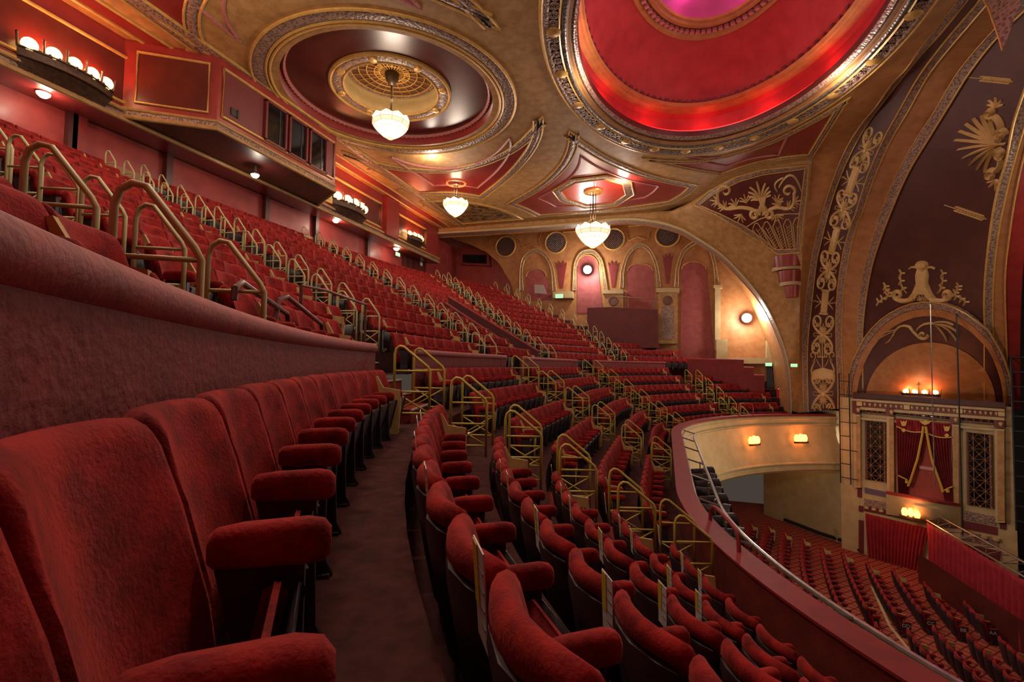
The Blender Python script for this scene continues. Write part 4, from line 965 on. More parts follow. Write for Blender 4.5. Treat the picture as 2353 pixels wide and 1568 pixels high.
v = MB(); fan = semi(CXB, BASE, 150, 786, 30); NR = 7; [v.add([onarch(CXB+(q_[0]-CXB)*t, BASE+(q_[1]-BASE)*t, .05) for q_ in fan for t in np.linspace(.02, 1, NR)], [[i*NR+j, i*NR+j+1, (i+1)*NR+j+1, (i+1)*NR+j] for i in range(29) for j in range(NR-1)])]; struct(tname(), v, TANR, 'orange plaster lunette above the stage box', False, 'lunette')
archring(CXB, BASE, 168, 724, 150, 786, TYMP, 'dark maroon inner arch over the stage box', .05, .04)
archring(CXB, BASE, 180, 706, 168, 724, TANR, 'cream and orange arch over the stage box', .14, .10)
archring(CXB, BASE, 192, 690, 181, 705, CARVED, 'carved border of the arch over the stage box', .12, .14)
gb = MB(); gb.tube([onarch(*q_, off=.16) for q_ in semi(CXB, BASE, 192, 690)], .03, 6); struct(tname(), gb, GOLD, 'gilded line round the box arch', True, 'gilded lines')
RB = Relief([ARCHMB['f'], ARCHMB['e']]); T = frame((2112, 762), (1, 0), (0, 1))
RB.ribbon(T(bez((-60, 10), (-48, -22), (-20, -12), 8)+bez((-20, -12), (10, 30), (22, 8), 8)+spiral((10, 6), 11, 0, 1.1, 1)), 9, .16, taper=lambda t: .6+.5*math.sin(PI*t))
RB.ribbon(T(bez((-4, -4), (10, -24), (40, -20))), 8, .16)
for st_ in ([(-55, -2), (-80, 8), (-100, 22)], [(-50, -6), (-75, 0), (-98, 8)], [(-60, 8), (-66, 22), (-75, 26)], [(38, -20), (70, -16), (88, 18)], [(40, -18), (62, 4), (66, 20)], [(36, -20), (70, -20), (90, -2)], [(36, -22), (60, -28), (82, -18)]): RB.ribbon(T(bez(*st_)), 5, .15)
tag(obj('relief_ornament', RB.b, GOLDR, None, True), 'cream acanthus scroll relief in the dark arch over the stage box', 'relief')
# --- fan pendentive panel
RF = Relief([PENDMB])
top = [(1608,468),(1640,444),(1700,412),(1760,396),(1850,385)]; bot = [(1608,468),(1650,490),(1705,520),(1760,556),(1790,580),(1838,577)]
RF.patch(catmull(bot, 4), catmull(top, 4)+[(1849, 420), (1840, 520)][:0], 12, 18, .012)
struct(tname(), RF.b, mat('fan_panel', (78, 26, 24), (94, 36, 30), .5, 1.5, 5), 'dark maroon panel of the fan pendentive', True, 'pendentive panel')
RF = Relief([PENDMB]); out = [(1596,470),(1632,440),(1695,405),(1755,388),(1858,378),(1853,450),(1845,520),(1840,580),(1788,584),(1755,560),(1700,525),(1645,492)]
Lo = [np.array(q_, float) for q_ in out]; cxy = np.mean(Lo, 0)
oc2 = Lo + [Lo[0]]; ic2 = [q_ + (cxy-q_)/np.linalg.norm(cxy-q_)*10 for q_ in oc2]
RF.patch(oc2, ic2, 3, 60, .04); struct(tname(), RF.b, CARVED, 'carved border of the fan pendentive', True, 'border')
RF = Relief([PENDMB]); RF.line(oc2, .035, .05, m=1); RF.line([q_ + (cxy-q_)/np.linalg.norm(cxy-q_)*12 for q_ in oc2], .03, .05, m=1); struct(tname(), RF.b, GOLD, 'gilded edges of the fan pendentive', True, 'gilded lines')
RF = Relief([PENDMB]); T = frame((1750, 470), (1, 0), (0, 1))
palmette(RF, T, (0, -10), 46, -PI/2-.25, 9, 2.2, 6, .09); RF.blob(T([(-10, -22), (12, -24), (8, 0), (18, 18), (-12, 18), (-4, 0)]), .1)
for sx, k in ((-1, 1.15), (1, .85)):
    RF.ribbon(T(bez((sx*4, 22), (sx*30, 0), (sx*62*k, 10), 7)+bez((sx*62*k, 10), (sx*92*k, 12), (sx*88*k, -26), 7)+spiral((sx*72*k, -30), 16, 0 if sx > 0 else PI, 1.0, -sx)), 10, .1, taper=lambda t: 1-.5*t)
    RF.ribbon(T(spiral((sx*16, 24), 13, 0 if sx < 0 else PI, 1.3, sx)), 9, .1)
    for q_, a in (((sx*50*k, 4), -2.2), ((sx*70*k, 8), -.6 if sx > 0 else -2.6), ((sx*40*k, 22), 1.2 if sx > 0 else 2.0), ((sx*84*k, -6), -.2 if sx > 0 else PI+.2), ((sx*34, -4), -1.2 if sx > 0 else -1.9)): palmette(RF, T, q_, 22, a, 5, 1.6, 4, .06)
RF.ribbon(T(bez((40, -40), (70, -100), (92, -30), 10)), 6, .08); RF.ribbon(T(bez((36, -30), (20, -50), (50, -62), 8)), 5, .07)
tag(obj('relief_ornament', RF.b, GOLDR, None, True), 'cream palmette and scroll relief on the fan pendentive beside the stage arch', 'relief')
RF = Relief([PENDMB])
for i, (x0, x1) in enumerate(((1735, 1772), (1758, 1790), (1782, 1804), (1806, 1820), (1828, 1833))):
    y0 = 520 - 3*i; y1 = 574
    RF.ribbon([(x0-6, y0+8), (x0, y0-6), (x0+5, y0-8), (x0+11, y0)], 3, .06, taper=False); RF.ribbon([(x0-6, y0+8), (x1-5, y1)], 3, .06, taper=False); RF.ribbon([(x0+11, y0), (x1+5, y1)], 3, .06, taper=False)
    for j in range(8):
        t = .12+.1*j; q_ = np.array([x0+3+(x1-x0-3)*t, y0+(y1-y0)*t])
        for s_ in (-1, 1): RF.ribbon([q_+[0, 6], q_+[s_*5, -1]], 3, .05)
RF.ribbon(catmull([(1715, 522), (1750, 502), (1800, 492), (1844, 492)], 5), 3, .05, taper=False)
tag(obj('relief_ornament', RF.b, GOLDR, None, True), 'cream fluted fan of leaf blades at the foot of the pendentive', 'relief')
# stepped uplighter bracket below the fan
for i, (y0, y1, xl, xr) in enumerate(((582, 590, 1752, 1848), (590, 616, 1782, 1842), (616, 624, 1780, 1840), (624, 650, 1792, 1836), (650, 658, 1796, 1836), (658, 684, 1806, 1834))):
    b = MB(); cpt = ons((xl+xr)/2, (y0+y1)/2, EDGE_S['a']-1.1); d = project(cpt)[2]; w = (xr-xl)*d/F_*.55; hh = (y1-y0)*d/F_
    fl_ = i % 2 == 0
    prof = [(w, hh/2), (w, -hh/2)] if fl_ else [(w*.98, hh/2), (w*.86, -hh/2)]
    b.lathe(cpt, [(0, hh/2)]+prof+[(0, -hh/2)], 22 if not fl_ else 16)
    if not fl_: b.v = [(p_[0], p_[1], p_[2]) for p_ in b.v]
    if i == 0: BR = empty('uplighter_bracket', tuple(cpt), 'tiered plaster uplighter bracket with red fluted bowls under the fan', 'wall light')
    b.v = [(p_[0]-cpt[0]*0-BR.location[0], p_[1]-BR.location[1], p_[2]-BR.location[2]) for p_ in b.v]
    obj('shelf' if fl_ else 'fluted_bowl', b, CREAM if fl_ else PANELR, BR, True)
BRP = tuple(ons(1800, 575, EDGE_S['a']-1.1))
# ------------------------------------------------------------------ arcade details on the side wall
def wo(x, y, o=.04): return onl(x, y, LW-o)
ARC = [([(1194,668),(1194,641),(1196,611),(1204,588),(1225,573),(1240,574),(1259,590),(1272,620),(1278,669)], [(1209,690),(1209,635),(1232,618),(1255,628),(1268,690)]),
       ([(1316,668),(1317,640),(1320,605),(1332,582),(1350,574),(1368,578),(1384,600),(1392,640),(1396,668)], [(1326,720),(1326,610),(1350,586),(1374,602),(1386,720)]),
       ([(1424,662),(1426,640),(1428,620),(1442,580),(1468,560),(1491,569),(1508,599),(1515,630),(1519,660)], [(1436,800),(1442,620),(1472,606),(1500,618),(1509,800)]),
       ([(1550,660),(1552,635),(1555,611),(1570,573),(1600,552),(1627,560),(1642,594),(1648,625),(1652,656)], [(1563,826),(1566,626),(1591,601),(1623,605),(1641,826)])]
for i, (o_, ni) in enumerate(ARC):
    O = catmull(o_, 4); c = np.array([(o_[0][0]+o_[-1][0])/2, o_[0][1]]); I = [np.array(q_)+(c-np.array(q_))/np.linalg.norm(c-np.array(q_))*8 for q_ in O]
    b = MB(); b.loft([[wo(*q_, .0) for q_ in O], [wo(*q_, .10) for q_ in O], [wo(*((np.array(q_)+p_)/2), .13) for q_, p_ in zip(O, I)], [wo(*q_, .10) for q_ in I], [wo(*q_, 0) for q_ in I]], closed=False); struct(tname(), b, CARVED, f'carved round arch, {ORD[i]} of the arcade', True, 'arch')
    g = MB(); g.tube([wo(*q_, .12) for q_ in O], .035, 5); g.tube([wo(*q_, .12) for q_ in I], .03, 5); struct(tname(), g, GOLD, f'gilded edges of the {ORD[i]} arcade arch', True, 'gilded lines')
    nz = [ni[0]]+semi((ni[1][0]+ni[3][0])/2, (ni[1][1]+ni[3][1])/2+4, (ni[3][0]-ni[1][0])/2, ni[2][1], 14)+[ni[-1]]; b = MB(); P = [wo(*q_, .05) for q_ in nz]; b.add(P, [list(range(len(P)))]); struct(tname(), b, ROSEWALL, f'rose painted niche of the {ORD[i]} arcade arch', False, 'niche')
    g = MB(); g.tube([wo(*q_, .07) for q_ in nz[1:-1]], .03, 5); struct(tname(), g, GOLD, f'thin arch line over the {ORD[i]} niche', True, 'gilded lines')
for i, (x, y, r) in enumerate(((1162, 567, 26), (1277, 558, 27), (1410, 550, 27), (1534, 541, 29))):
    c = wo(x, y, .06); d = project(c)[2]; R_c = r*d/F_*.98
    ax = (np.array([1, 0, 0.]), np.array([0, 0, 1.]), np.array([0, -1., 0])); e = empty('wall_grille', tuple(c), f'round dark lattice grille in a gilded frame, {ORD[i]} along the arcade', 'grille')
    b = MB(); b.lathe((0, 0, 0), [(R_c*.86, .02), (0.01, .02)], 28, ax); b2 = MB(); b2.lathe((0, 0, 0), [(R_c, 0), (R_c, .06), (R_c*.92, .09), (R_c*.85, .05), (R_c*.85, 0)], 28, ax)
    lt = MB()
    for k in range(-7, 8):
        t = k/8*R_c*.85*1.2
        for s_ in (1, -1):
            hlf = math.sqrt(max(0, (R_c*.85)**2-t*t)); dv = np.array([math.cos(PI/4), 0, s_*math.sin(PI/4)]); nv = np.array([-s_*math.sin(PI/4), 0, math.cos(PI/4)])
            if hlf > .05: lt.tube([nv*t-dv*hlf+np.array([0, -.04, 0]), nv*t+dv*hlf+np.array([0, -.04, 0])], .016, 4)
    obj('backing', b, GLASSDK if False else mat('grille_dark', (52, 30, 32), None, .7) if 'grille_dark' not in MATS else MATS['grille_dark'], e, False); obj('frame', b2, GOLD, e, True); obj('lattice', lt, LATTICE, e, True)
g = MB()     # thin gilded compartment lines around the grilles
for px in ([(1058,547),(1128,542),(1122,560),(1130,574),(1110,576),(1058,547)], [(1168,536),(1246,531),(1238,550),(1242,567),(1220,563),(1202,570),(1195,552),(1168,536)], [(1292,534),(1378,528)], [(1445,520),(1512,516),(1492,535),(1488,552),(1466,545),(1444,553),(1440,538),(1420,528)]):
    g.tube([wo(*q_, .03) for q_ in px], .03, 5)
struct(tname(), g, GOLD, 'thin gilded compartments around the arcade grilles', True, 'gilded lines')
for i, (x, y0, y1) in enumerate(((1291, 604, 662), (1409, 604, 660), (1534, 586, 652))):
    b = MB(); P = [(x-12, y0), (x-7, y0+8), (x-5, y0-4), (x, y0+5), (x+5, y0-4), (x+7, y0+8), (x+12, y0), (x+8, y0+22), (x+3, y1), (x-3, y1), (x-8, y0+22)]
    b.slab([wo(*q_, .02) for q_ in P], (0, -1, 0), .05); tag(obj('torch_relief', b, mat('torch_red', (112, 28, 30), (130, 36, 36), .6, 4, 3) if 'torch_red' not in MATS else MATS['torch_red'], None, False), f'red flaming torch relief between arches, {ORD[i]} along the arcade', 'relief')
def pilaster(x0, x1, y0, y1, m, lab, o=.35):
    b = MB(); q = [onl(x, y, LW-o) for x, y in ((x0, y1), (x1, y1), (x1, y0), (x0, y0))]; b.slab(q, (0, 1, 0), o); return struct(tname(), b, m, lab, False, 'pilaster')
pilaster(1508, 1561, 662, 672, CREAM, 'cream capital of the roundel pilaster', .55); pilaster(1513, 1557, 672, 790, TAN, 'tan pilaster with a roundel and carved panel', .42)
b = MB(); q = [onl(x, y, LW-.45) for x, y in ((1521, 780), (1549, 780), (1549, 704), (1521, 704))]; b.slab(q, (0, 1, 0), .02); struct(tname(), b, CARVED, 'carved chain panel of the roundel pilaster', False, 'carving')
pilaster(1384, 1432, 667, 675, CREAM, 'cream capital of the plaque pilaster', .55); pilaster(1388, 1432, 675, 712, TAN, 'short tan pilaster with a plaque', .42)
pilaster(1270, 1316, 670, 685, CREAM, 'cream bracket between arcade arches', .5); pilaster(1643, 1656, 662, 805, CREAM, 'tall slim cream pilaster', .4); pilaster(1640, 1660, 655, 662, CREAM, 'capital of the slim cream pilaster', .5)
pilaster(1646, 1672, 780, 830, CREAM, 'cream pedestal beyond the seats', .5); pilaster(1672, 1762, 823, 836, CREAM, 'cream dado rail beyond the seats', .4); pilaster(1762, 1776, 720, 836, CREAM, 'cream pier beside the arch', .4)
for i, (x, y, r) in enumerate(((1534, 691, 11), (1409, 692, 11))):
    c = onl(x, y, LW-.47); R_c = r*project(c)[2]/F_; ax = (np.array([1, 0, 0.]), np.array([0, 0, 1.]), np.array([0, -1., 0])); b = MB(); b.lathe(c, [(R_c, 0), (R_c, .05), (R_c*.85, .06), (R_c*.8, .02), (0, .03)], 20, ax)
    tag(obj('wall_roundel', b, LATTICE, None, True), ('brown roundel on the carved pilaster', 'grey brown roundel on the short pilaster above the maroon enclosure')[i], 'roundel')
# recess window and its sill, maroon enclosure, exit signs, door
b = MB(); q = [onl(x, y, LW+1.2) for x, y in ((1058, 608), (1126, 611), (1122, 575), (1060, 571))]; b.slab(q, (0, 1, 0), .4); o_ = struct('window_1', b, PANELR, 'red framed projection window in the recess', False, 'window')
b = MB(); q = [onl(x, y, LW+1.17) for x, y in ((1063, 604), (1118, 606), (1118, 586), (1063, 585))]; b.slab(q, (0, 1, 0), .02); obj('pane', b, GLASSDK, o_, False)
b = MB(); lw = 17.2; q = [onl(x, y, lw) for x, y in ((1349, 800), (1512, 800), (1512, 712), (1400, 706), (1349, 708))]; b.slab(q, (0, .9, 0), 1.0); struct('wall_enclosure', b, mat('enclosure_maroon', (92, 36, 38), (104, 44, 44), .7, 2, 4), 'plain maroon enclosure in front of the arcade', False, 'enclosure')
b = MB(); P = [onl(x, y, lw+.2) for x, y in ((1418, 681), (1516, 689))]; b.tube(P, .03, 6)
for x, y, y2 in ((1443, 683, 708), (1503, 688, 712)): b.tube([onl(x, y, lw+.2), onl(x, y2, lw+.2)], .025, 6); b.tube([onl(x, y+6, lw+.2), onl(x-8, y2+4, lw-.1)], .02, 6)
tag(obj('guard_rail', b, BROWNRAIL, None, True), 'dark guard rail above the plain maroon enclosure', 'handrail')
def panelbox(px, l, t, m, name, label, cat, parent=None): b = MB(); b.slab([onl(x, y, l) for x, y in px], (0, 1, 0), t); return tag(obj(name, b, m, parent, False), label, cat)
panelbox([(1228,674),(1256,676),(1249,655),(1228,654)], LW-1.0, .05, mat('board_grey', (170, 158, 158), None, .6), 'notice_board', 'pale grey board standing at the end of the upper rows under the first arch', 'board')
for i, (x, y, w, l) in enumerate(((1285, 681, 9, 18.2), (913, 585, 8, None), (1766, 838, 7, 18.4), (1824, 840, 7, 14.5))):
    c = onl(x, y, l) if l else ons(x, y, SBK+.35); d = project(c)[2]; wm = w*2*d/F_*.5; nm = np.array([0, -1., 0]) if l else np.array([1., 0, 0]); tx = np.array([1., 0, 0]) if l else np.array([0, 1., 0])
    e = empty('exit_sign', tuple(c), ('lit green exit sign under the second arcade arch', 'lit green exit sign beside the door in the upper corner', 'small lit green exit sign over the black doorway', 'small lit green exit sign beside the arch pilaster')[i], 'sign')
    b = MB(); b.slab([tx*a*wm+np.array([0, 0, z*wm*.55]) for a, z in ((-1, -1), (1, -1), (1, 1), (-1, 1))], nm, .06); obj('housing', b, WHITE, e, False)
    b = MB(); b.slab([tx*a*wm*.92+np.array([0, 0, z*wm*.47])+nm*.065 for a, z in ((-1, -1), (1, -1), (1, 1), (-1, 1))], nm, .006); obj('lit_face', b, E_GREEN, e, False)
    b = MB()
    for o_, s_ in ((-.35, 1), (.35, -1)): b.slab([tx*(o_+a*.2*s_)*wm+np.array([0, 0, z*wm*.3])+nm*.072 for a, z in ((-1, -.25), (.1, -.25), (.1, -.8), (1, 0), (.1, .8), (.1, .25), (-1, .25))], nm, .004)
    obj('arrow_mark', b, WHITE, e, False)
# parapet side wall steps near the far steps, doorway and extinguisher
lq = 16.9
b = MB(); b.slab([onl(x, y, lq) for x, y in ((1580, 905), (1580, 826), (1709, 828), (1709, 845), (1732, 846), (1732, 863), (1757, 864), (1757, 930), (1757, 960), (1580, 960))], (0, .15, 0), 1.0); struct('wall_stepped', b, MAROON, 'stepped maroon wall ending the far block', False, 'wall')
c = MB()
for p0, p1 in (((1580, 826), (1709, 828)), ((1709, 845), (1732, 846)), ((1732, 863), (1757, 864))): c.tube([onl(*p0, lq+.07), onl(*p1, lq+.07)], .06, 8)
struct(tname(), c, COPING, 'rose coping of the stepped maroon wall', True, 'coping')
panelbox([(1762, 925), (1776, 925), (1776, 840), (1762, 840)], LW-.3, .1, BLACK, 'door_1', None, None); bpy.data.objects['door_1']['kind'] = 'structure'
e = empty('fire_extinguisher', tuple(onl(1791, 916, 17.5)), 'red fire extinguisher standing by the black doorway beyond the balcony seats', 'extinguisher')
def extinguisher(e, h):
    b = MB(); b.lathe((0, 0, 0), [(0, 0), (.11*h*1.6, .0), (.11*h*1.6, .72*h), (.06*h, .82*h), (.03*h, .86*h)], 14); obj('cylinder', b, mat('ext_red', (170, 30, 26), None, .3) if 'ext_red' not in MATS else MATS['ext_red'], e, True)
    b = MB(); b.box((0, 0, .92*h), (.1*h, .05*h, .1*h)); b.tube([(0, 0, .9*h), (.12*h, 0, .95*h), (.16*h, 0, .7*h), (.17*h, 0, .3*h)], .02*h, 6); obj('valve', b, BLACK, e, True)
extinguisher(e, .75)
# ------------------------------------------------------------------ back wall, fascia, projection box
def wp(s, l, z): return np.array([s, l, z])
FZ0, FZ1 = ZF, HC
def fasc(x, y, o=.0): return ons(x, y, SFA+o)
# cornice moulding along the fascia foot
b = MB()
for o_, z, r in ((.06, FZ0+.04, .07), (.08, FZ0+.30, .06)): b.tube([wp(SFA+o_, l, z) for l in (-16, LC)], r, 8)
struct(tname(), b, mat('dull_gold', (150, 112, 62), (170, 132, 80), .5, 5, 4), 'dull gold mouldings along the foot of the fascia', True, 'moulding')
b = MB(); b.loft([[wp(SFA+o_, l, z) for l in np.linspace(-16, LC, 40)] for o_, z in ((.03, FZ0+.09), (.07, FZ0+.17), (.03, FZ0+.25))], closed=False); struct(tname(), b, CARVED, 'carved band along the foot of the fascia', True, 'frieze')
def gframe(corners, nrm, lab, t=.05, m=GOLD, field=None, double=False):
    C_ = [np.array(c, float) for c in corners]; n = np.array(nrm, float); b = MB(); b.tube([c+n*.03 for c in C_], t, 6, closed=True)
    if double:
        ctr = sum(C_)/len(C_); b.tube([c+(ctr-c)/np.linalg.norm(ctr-c)*.16+n*.03 for c in C_], t*.6, 6, closed=True)
    struct(tname(), b, m, f'gilded frame of the {lab}', True, 'frame')
    if field: b = MB(); b.add([c+n*.015 for c in C_], [list(range(len(C_)))]); struct(tname(), b, field, f'dark field of the {lab}', False, 'panel')
PZ0, PZ1 = FZ0+.52, FZ1-.55
lA = fasc(389, 270)[1]; lB0 = fasc(772, 470)[1]; lB1 = fasc(874, 510)[1]; lC0 = fasc(912, 540)[1]; lC1 = fasc(977, 560)[1]
for l0, l1, lab in ((-15.6, lA, 'long fascia panel behind the near crown lamp'), (2.9, lB1, 'fascia panel behind the middle crown lamp'), (lC0, lC1, 'fascia panel behind the far crown lamp')):
    gframe([wp(SFA, l0, PZ0), wp(SFA, l1, PZ0), wp(SFA, l1, PZ1), wp(SFA, l0, PZ1)], (1, 0, 0), lab, field=PANEL, double=True)
b = MB(); p0, p1 = fasc(880, 500)[1], fasc(908, 500)[1]; b.box(((SFA+.12), (p0+p1)/2, (FZ0+FZ1)/2+.1), (.26, p1-p0, FZ1-FZ0-.2)); struct(tname(), b, PANELR, 'red pier on the fascia between the panels', False, 'pier')
# projection box
SB = SFA + 2.0
bl0 = ons(497, 300, SB); bl1 = ons(769, 440, SB); bz0 = (bl0[2]+bl1[2])/2; bz1 = HC-.02
print('box', bl0, bl1)
L0, L1 = bl0[1], bl1[1]
bxo = [(SFA, L0-1.35), (SB, L0), (SB, L1), (SFA, L1+1.35)]
b = MB(); b.loft([[wp(s, l, bz0) for s, l in bxo], [wp(s, l, bz1) for s, l in bxo]], closed=False); o_ = struct('wall_projection_box', b, PANELR, 'red projection box jutting from the fascia', False, 'projection box')
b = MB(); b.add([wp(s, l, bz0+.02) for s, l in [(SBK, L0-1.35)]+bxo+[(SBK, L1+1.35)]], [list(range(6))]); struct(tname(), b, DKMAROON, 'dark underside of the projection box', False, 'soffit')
b = MB()
for o2, z, r in ((.04, bz0+.03, .07), (.05, bz0+.26, .05)): b.tube([wp(s+.02, l, z) for s, l in bxo], r, 8)
struct(tname(), b, MATS['dull_gold'], 'dull gold mouldings round the foot of the projection box', True, 'moulding')
b = MB(); b.loft([[wp(s+o2, l, z) for s, l in bxo] for o2, z in ((.02, bz0+.08), (.06, bz0+.15), (.02, bz0+.21))], closed=False); struct(tname(), b, CARVED, 'carved band round the foot of the projection box', True, 'frieze')
bz = (bz0+.48, bz1-.32)
gframe([wp(SB, L0+.16, bz[0]), wp(SB, L1-.16, bz[0]), wp(SB, L1-.16, bz[1]), wp(SB, L0+.16, bz[1])], (1, 0, 0), 'front of the projection box', .045, field=mat('box_maroon', (96, 30, 32), (106, 36, 36), .5, 2, 4))
q0, q1 = np.array(bxo[0]), np.array(bxo[1]); dd = q1-q0; nn = np.array([dd[1], -dd[0], 0]); nn /= np.linalg.norm(nn)
if nn[1] > 0: nn = -nn
gframe([wp(*(q0+dd*t), z) for t, z in ((.14, bz[0]), (.9, bz[0]), (.9, bz[1]), (.14, bz[1]))], nn, 'angled end of the projection box', .045, field=PANEL)
for i, (x0, x1) in enumerate(((606, 652), (662, 701), (710, 747))):
    la, lb = ons(x0, 320, SB)[1], ons(x1, 340, SB)[1]; za, zb = bz[0]+.02, bz[1]-.12
    b = MB()
    for s_ in ((la, za, lb, za), (la, zb, lb, zb)): b.box((SB+.05, (s_[0]+s_[2])/2, s_[1]), (.12, s_[2]-s_[0]+.08, .08))
    for l in (la, lb): b.box((SB+.05, l, (za+zb)/2), (.12, .08, zb-za))
    wo_ = struct(f'window_{i+2}', b, MATS['box_maroon'], f'{ORD[i]} dark window of the projection box', False, 'window')
    b = MB(); b.box((SB+.025, (la+lb)/2, (za+zb)/2), (.03, lb-la, zb-za)); obj('pane', b, GLASSDK, wo_, False)
    b = MB(); b.box((SB+.045, la+(lb-la)*.72, (za+zb)/2), (.02, .05, zb-za)); obj('mullion', b, BLACK, wo_, False)
b = MB(); lh = ons(538, 260, SB)[1]; zh = ons(538, 260, SB)[2]; b.box((SB+.03, lh, zh), (.03, .28, .24)); b.box((SB+.04, lh+.1, zh), (.05, .06, .26)); struct(tname(), b, BLACK, 'small square port in the projection box', False, 'port')
# back wall: dado, pilasters
b = MB(); b.box((SBK+.05, 1, Z0+5.45), (.06, 34, .9)); struct(tname(), b, mat('dado_tan', (150, 108, 76), (164, 122, 88), .6, 2, 5), 'tan dado along the foot of the back wall', False, 'dado')
for i, x in enumerate((152, 168, 380, 610, 726, 846)):
    l = ons(x, 400, SBK)[1]; b = MB(); b.box((SBK+.1, l, (ZF+Z0+5)/2), (.2, .22 if i != 1 else .35, ZF-Z0-5+.2)); struct(tname(), b, DKMAROON if i != 1 else PANELR, 'slim pilaster on the back wall', False, 'pilaster')
# door in the far upper corner
l0, l1 = ons(924, 600, SBK)[1], ons(975, 600, SBK)[1]; zt = ons(950, 583, SBK)[2]
b = MB(); b.box((SBK+.1, (l0+l1)/2, zt-1.1), (.1, l1-l0, 2.2)); dr = struct('door_2', b, DKMAROON, 'dark double doors in the upper corner', False, 'door')
b = MB()
for k in range(4):
    b.box((SBK+.16, l0+(l1-l0)*(.15+.24*k), zt-1.1), (.03, (l1-l0)*.16, 1.6))
obj('door_panel', b, PANEL, dr, False); b = MB(); b.box((SBK+.18, l0+(l1-l0)*.75, zt-.55), (.02, .32, .25)); obj('notice', b, WHITE, dr, False)
# crown lamps on the fascia
def crown(c, w, nrm, label, n=5, cross=False, grp='crown shaped wall lamps', glow=22):
    nrm = np.array(nrm, float); t = np.array([-nrm[1], nrm[0], 0]); e = empty('crown_lamp', tuple(c), label, 'wall lamp', grp)
    P = lambda a, o, z: t*a+nrm*o+np.array([0, 0, z])
    b = MB(); h = w*.16; arcp = [(a, .14*w*(1-(2*a/w)**2)+.12) for a in np.linspace(-w/2, w/2, 13)]
    b.loft([[P(a, o, z) for a, o in arcp] for z in (-h*.55, h*.05)], closed=False); b.tube([P(a, o+.02, h*.08) for a, o in arcp], w*.013, 6); b.tube([P(a, o+.02, -h*.55) for a, o in arcp], w*.016, 6)
    for a, o in arcp: b.lathe(P(a, o+.02, h*.16), [(0, -.02*w), (.018*w, 0), (0, .02*w)], 6)
    b.loft([[P(a, o, -h*.55) for a, o in arcp], [P(a*.9, .02, -h*1.3) for a, o in arcp]], closed=False)
    obj('crown_band', b, mat('crown_bronze', (64, 44, 34), (86, 62, 46), .5, 8, 3, metal=.3) if 'crown_bronze' not in MATS else MATS['crown_bronze'], e, True)
    for k in range(n+1):
        a = -w/2+w*k/n; o = .14*w*(1-(2*a/w)**2)+.12; hh = h*(1.0 if not (cross and k == n//2) else 1.8); b = MB(); b.tube([P(a, o+.02, 0), P(a*1.03, o+.03, hh)], w*.013, 6); b.lathe(P(a*1.03, o+.03, hh), [(0, -.02*w), (.02*w, 0), (0, .022*w)], 6)
        if cross and k == n//2: b.tube([P(a-w*.05, o+.03, hh+.02*w), P(a+w*.05, o+.03, hh+.02*w)], w*.014, 6); b.tube([P(a, o+.03, hh), P(a, o+.03, hh+.09*w)], w*.014, 6)
        obj('crown_spike', b, MATS['crown_bronze'], e, True)
    for k in range(n):
        a = -w/2+w*(k+.5)/n; o = .12*w*(1-(2*a/w)**2)+.08; b = MB(); b.lathe(P(a, o, h*.45), [(0, -.42*h)]+[(w*.078*math.cos(q), h*.5*math.sin(q)) for q in np.linspace(-1.1, 1.1, 7)]+[(0, .5*h)], 12); obj('glass_globe', b, E_GLOBE, e, 'all')
    b = MB(); b.loft([[P(a*.92, o-.03, -h*.5) for a, o in arcp], [P(a*.92, .03, -h*.5) for a, o in arcp]], closed=False)
    for k in (-1, 1): pointlight('crown_glow', tuple(np.array(c)+P(k*w*.28, .28, h*.9)), (1, .16, .08), glow*w, .12)
    pointlight('crown_glow', tuple(np.array(c)+P(0, .6, h*1.5)), (1, .62, .35), glow*.5*w, .15)
    return e
cA0, cA1 = fasc(28, 105), fasc(250, 205)
crown((SFA+.05, (cA0[1]+cA1[1])/2, fasc(140, 163)[2]), cA1[1]-cA0[1], (1, 0, 0), 'long crown shaped wall lamp with five lit globes on the near fascia panel')
cB0, cB1 = fasc(757, 462), fasc(834, 490)
crown((SFA+.05, (cB0[1]+cB1[1])/2, fasc(798, 477)[2]), cB1[1]-cB0[1], (1, 0, 0), 'crown shaped wall lamp with lit globes beside the projection box')
cC0, cC1 = fasc(930, 542), fasc(965, 556)
crown((SFA+.05, (cC0[1]+cC1[1])/2, fasc(948, 549)[2]), cC1[1]-cC0[1], (1, 0, 0), 'crown shaped wall lamp with lit globes on the far corner panel')
# bulkhead lamps under the soffit
for i, (x, y, r) in enumerate(((100, 215, 13), (586, 402, 9), (772, 506, 8), (911, 571, 7))):
    s_ = SFA-.5 if i != 1 else SB-1.0; c = ons(x, y, s_); d = project(c)[2]; R_b = r*d/F_; top = (ZF+.05 if i != 1 else bz0)
    e = empty('soffit_lamp', tuple(c), ('round lit bulkhead lamp under the near soffit', 'lit lamp hanging under the projection box', 'lit lamp under the soffit below the middle crown lamp', 'lit lamp under the soffit by the far exit sign')[i], 'ceiling lamp', 'lamps under the rear soffit')
    b = MB(); b.lathe((0, 0, 0), [(0, -.8*R_b), (.5*R_b, -.7*R_b), (.9*R_b, -.3*R_b), (R_b, .0), (.9*R_b, .15*R_b)], 14); obj('lens', b, E_WARM, e, 'all')
    b = MB(); b.lathe((0, 0, 0), [(1.05*R_b, 0), (1.08*R_b, .2*R_b), (.7*R_b, .7*R_b), (.4*R_b, .8*R_b), (.3*R_b, max(top-c[2], R_b)), (0, max(top-c[2], R_b))], 14); obj('housing', b, STEEL, e, True)
    pointlight('soffit_glow', (c[0]+.1, c[1], c[2]-R_b*1.4), (1, .82, .66), 26, .1)
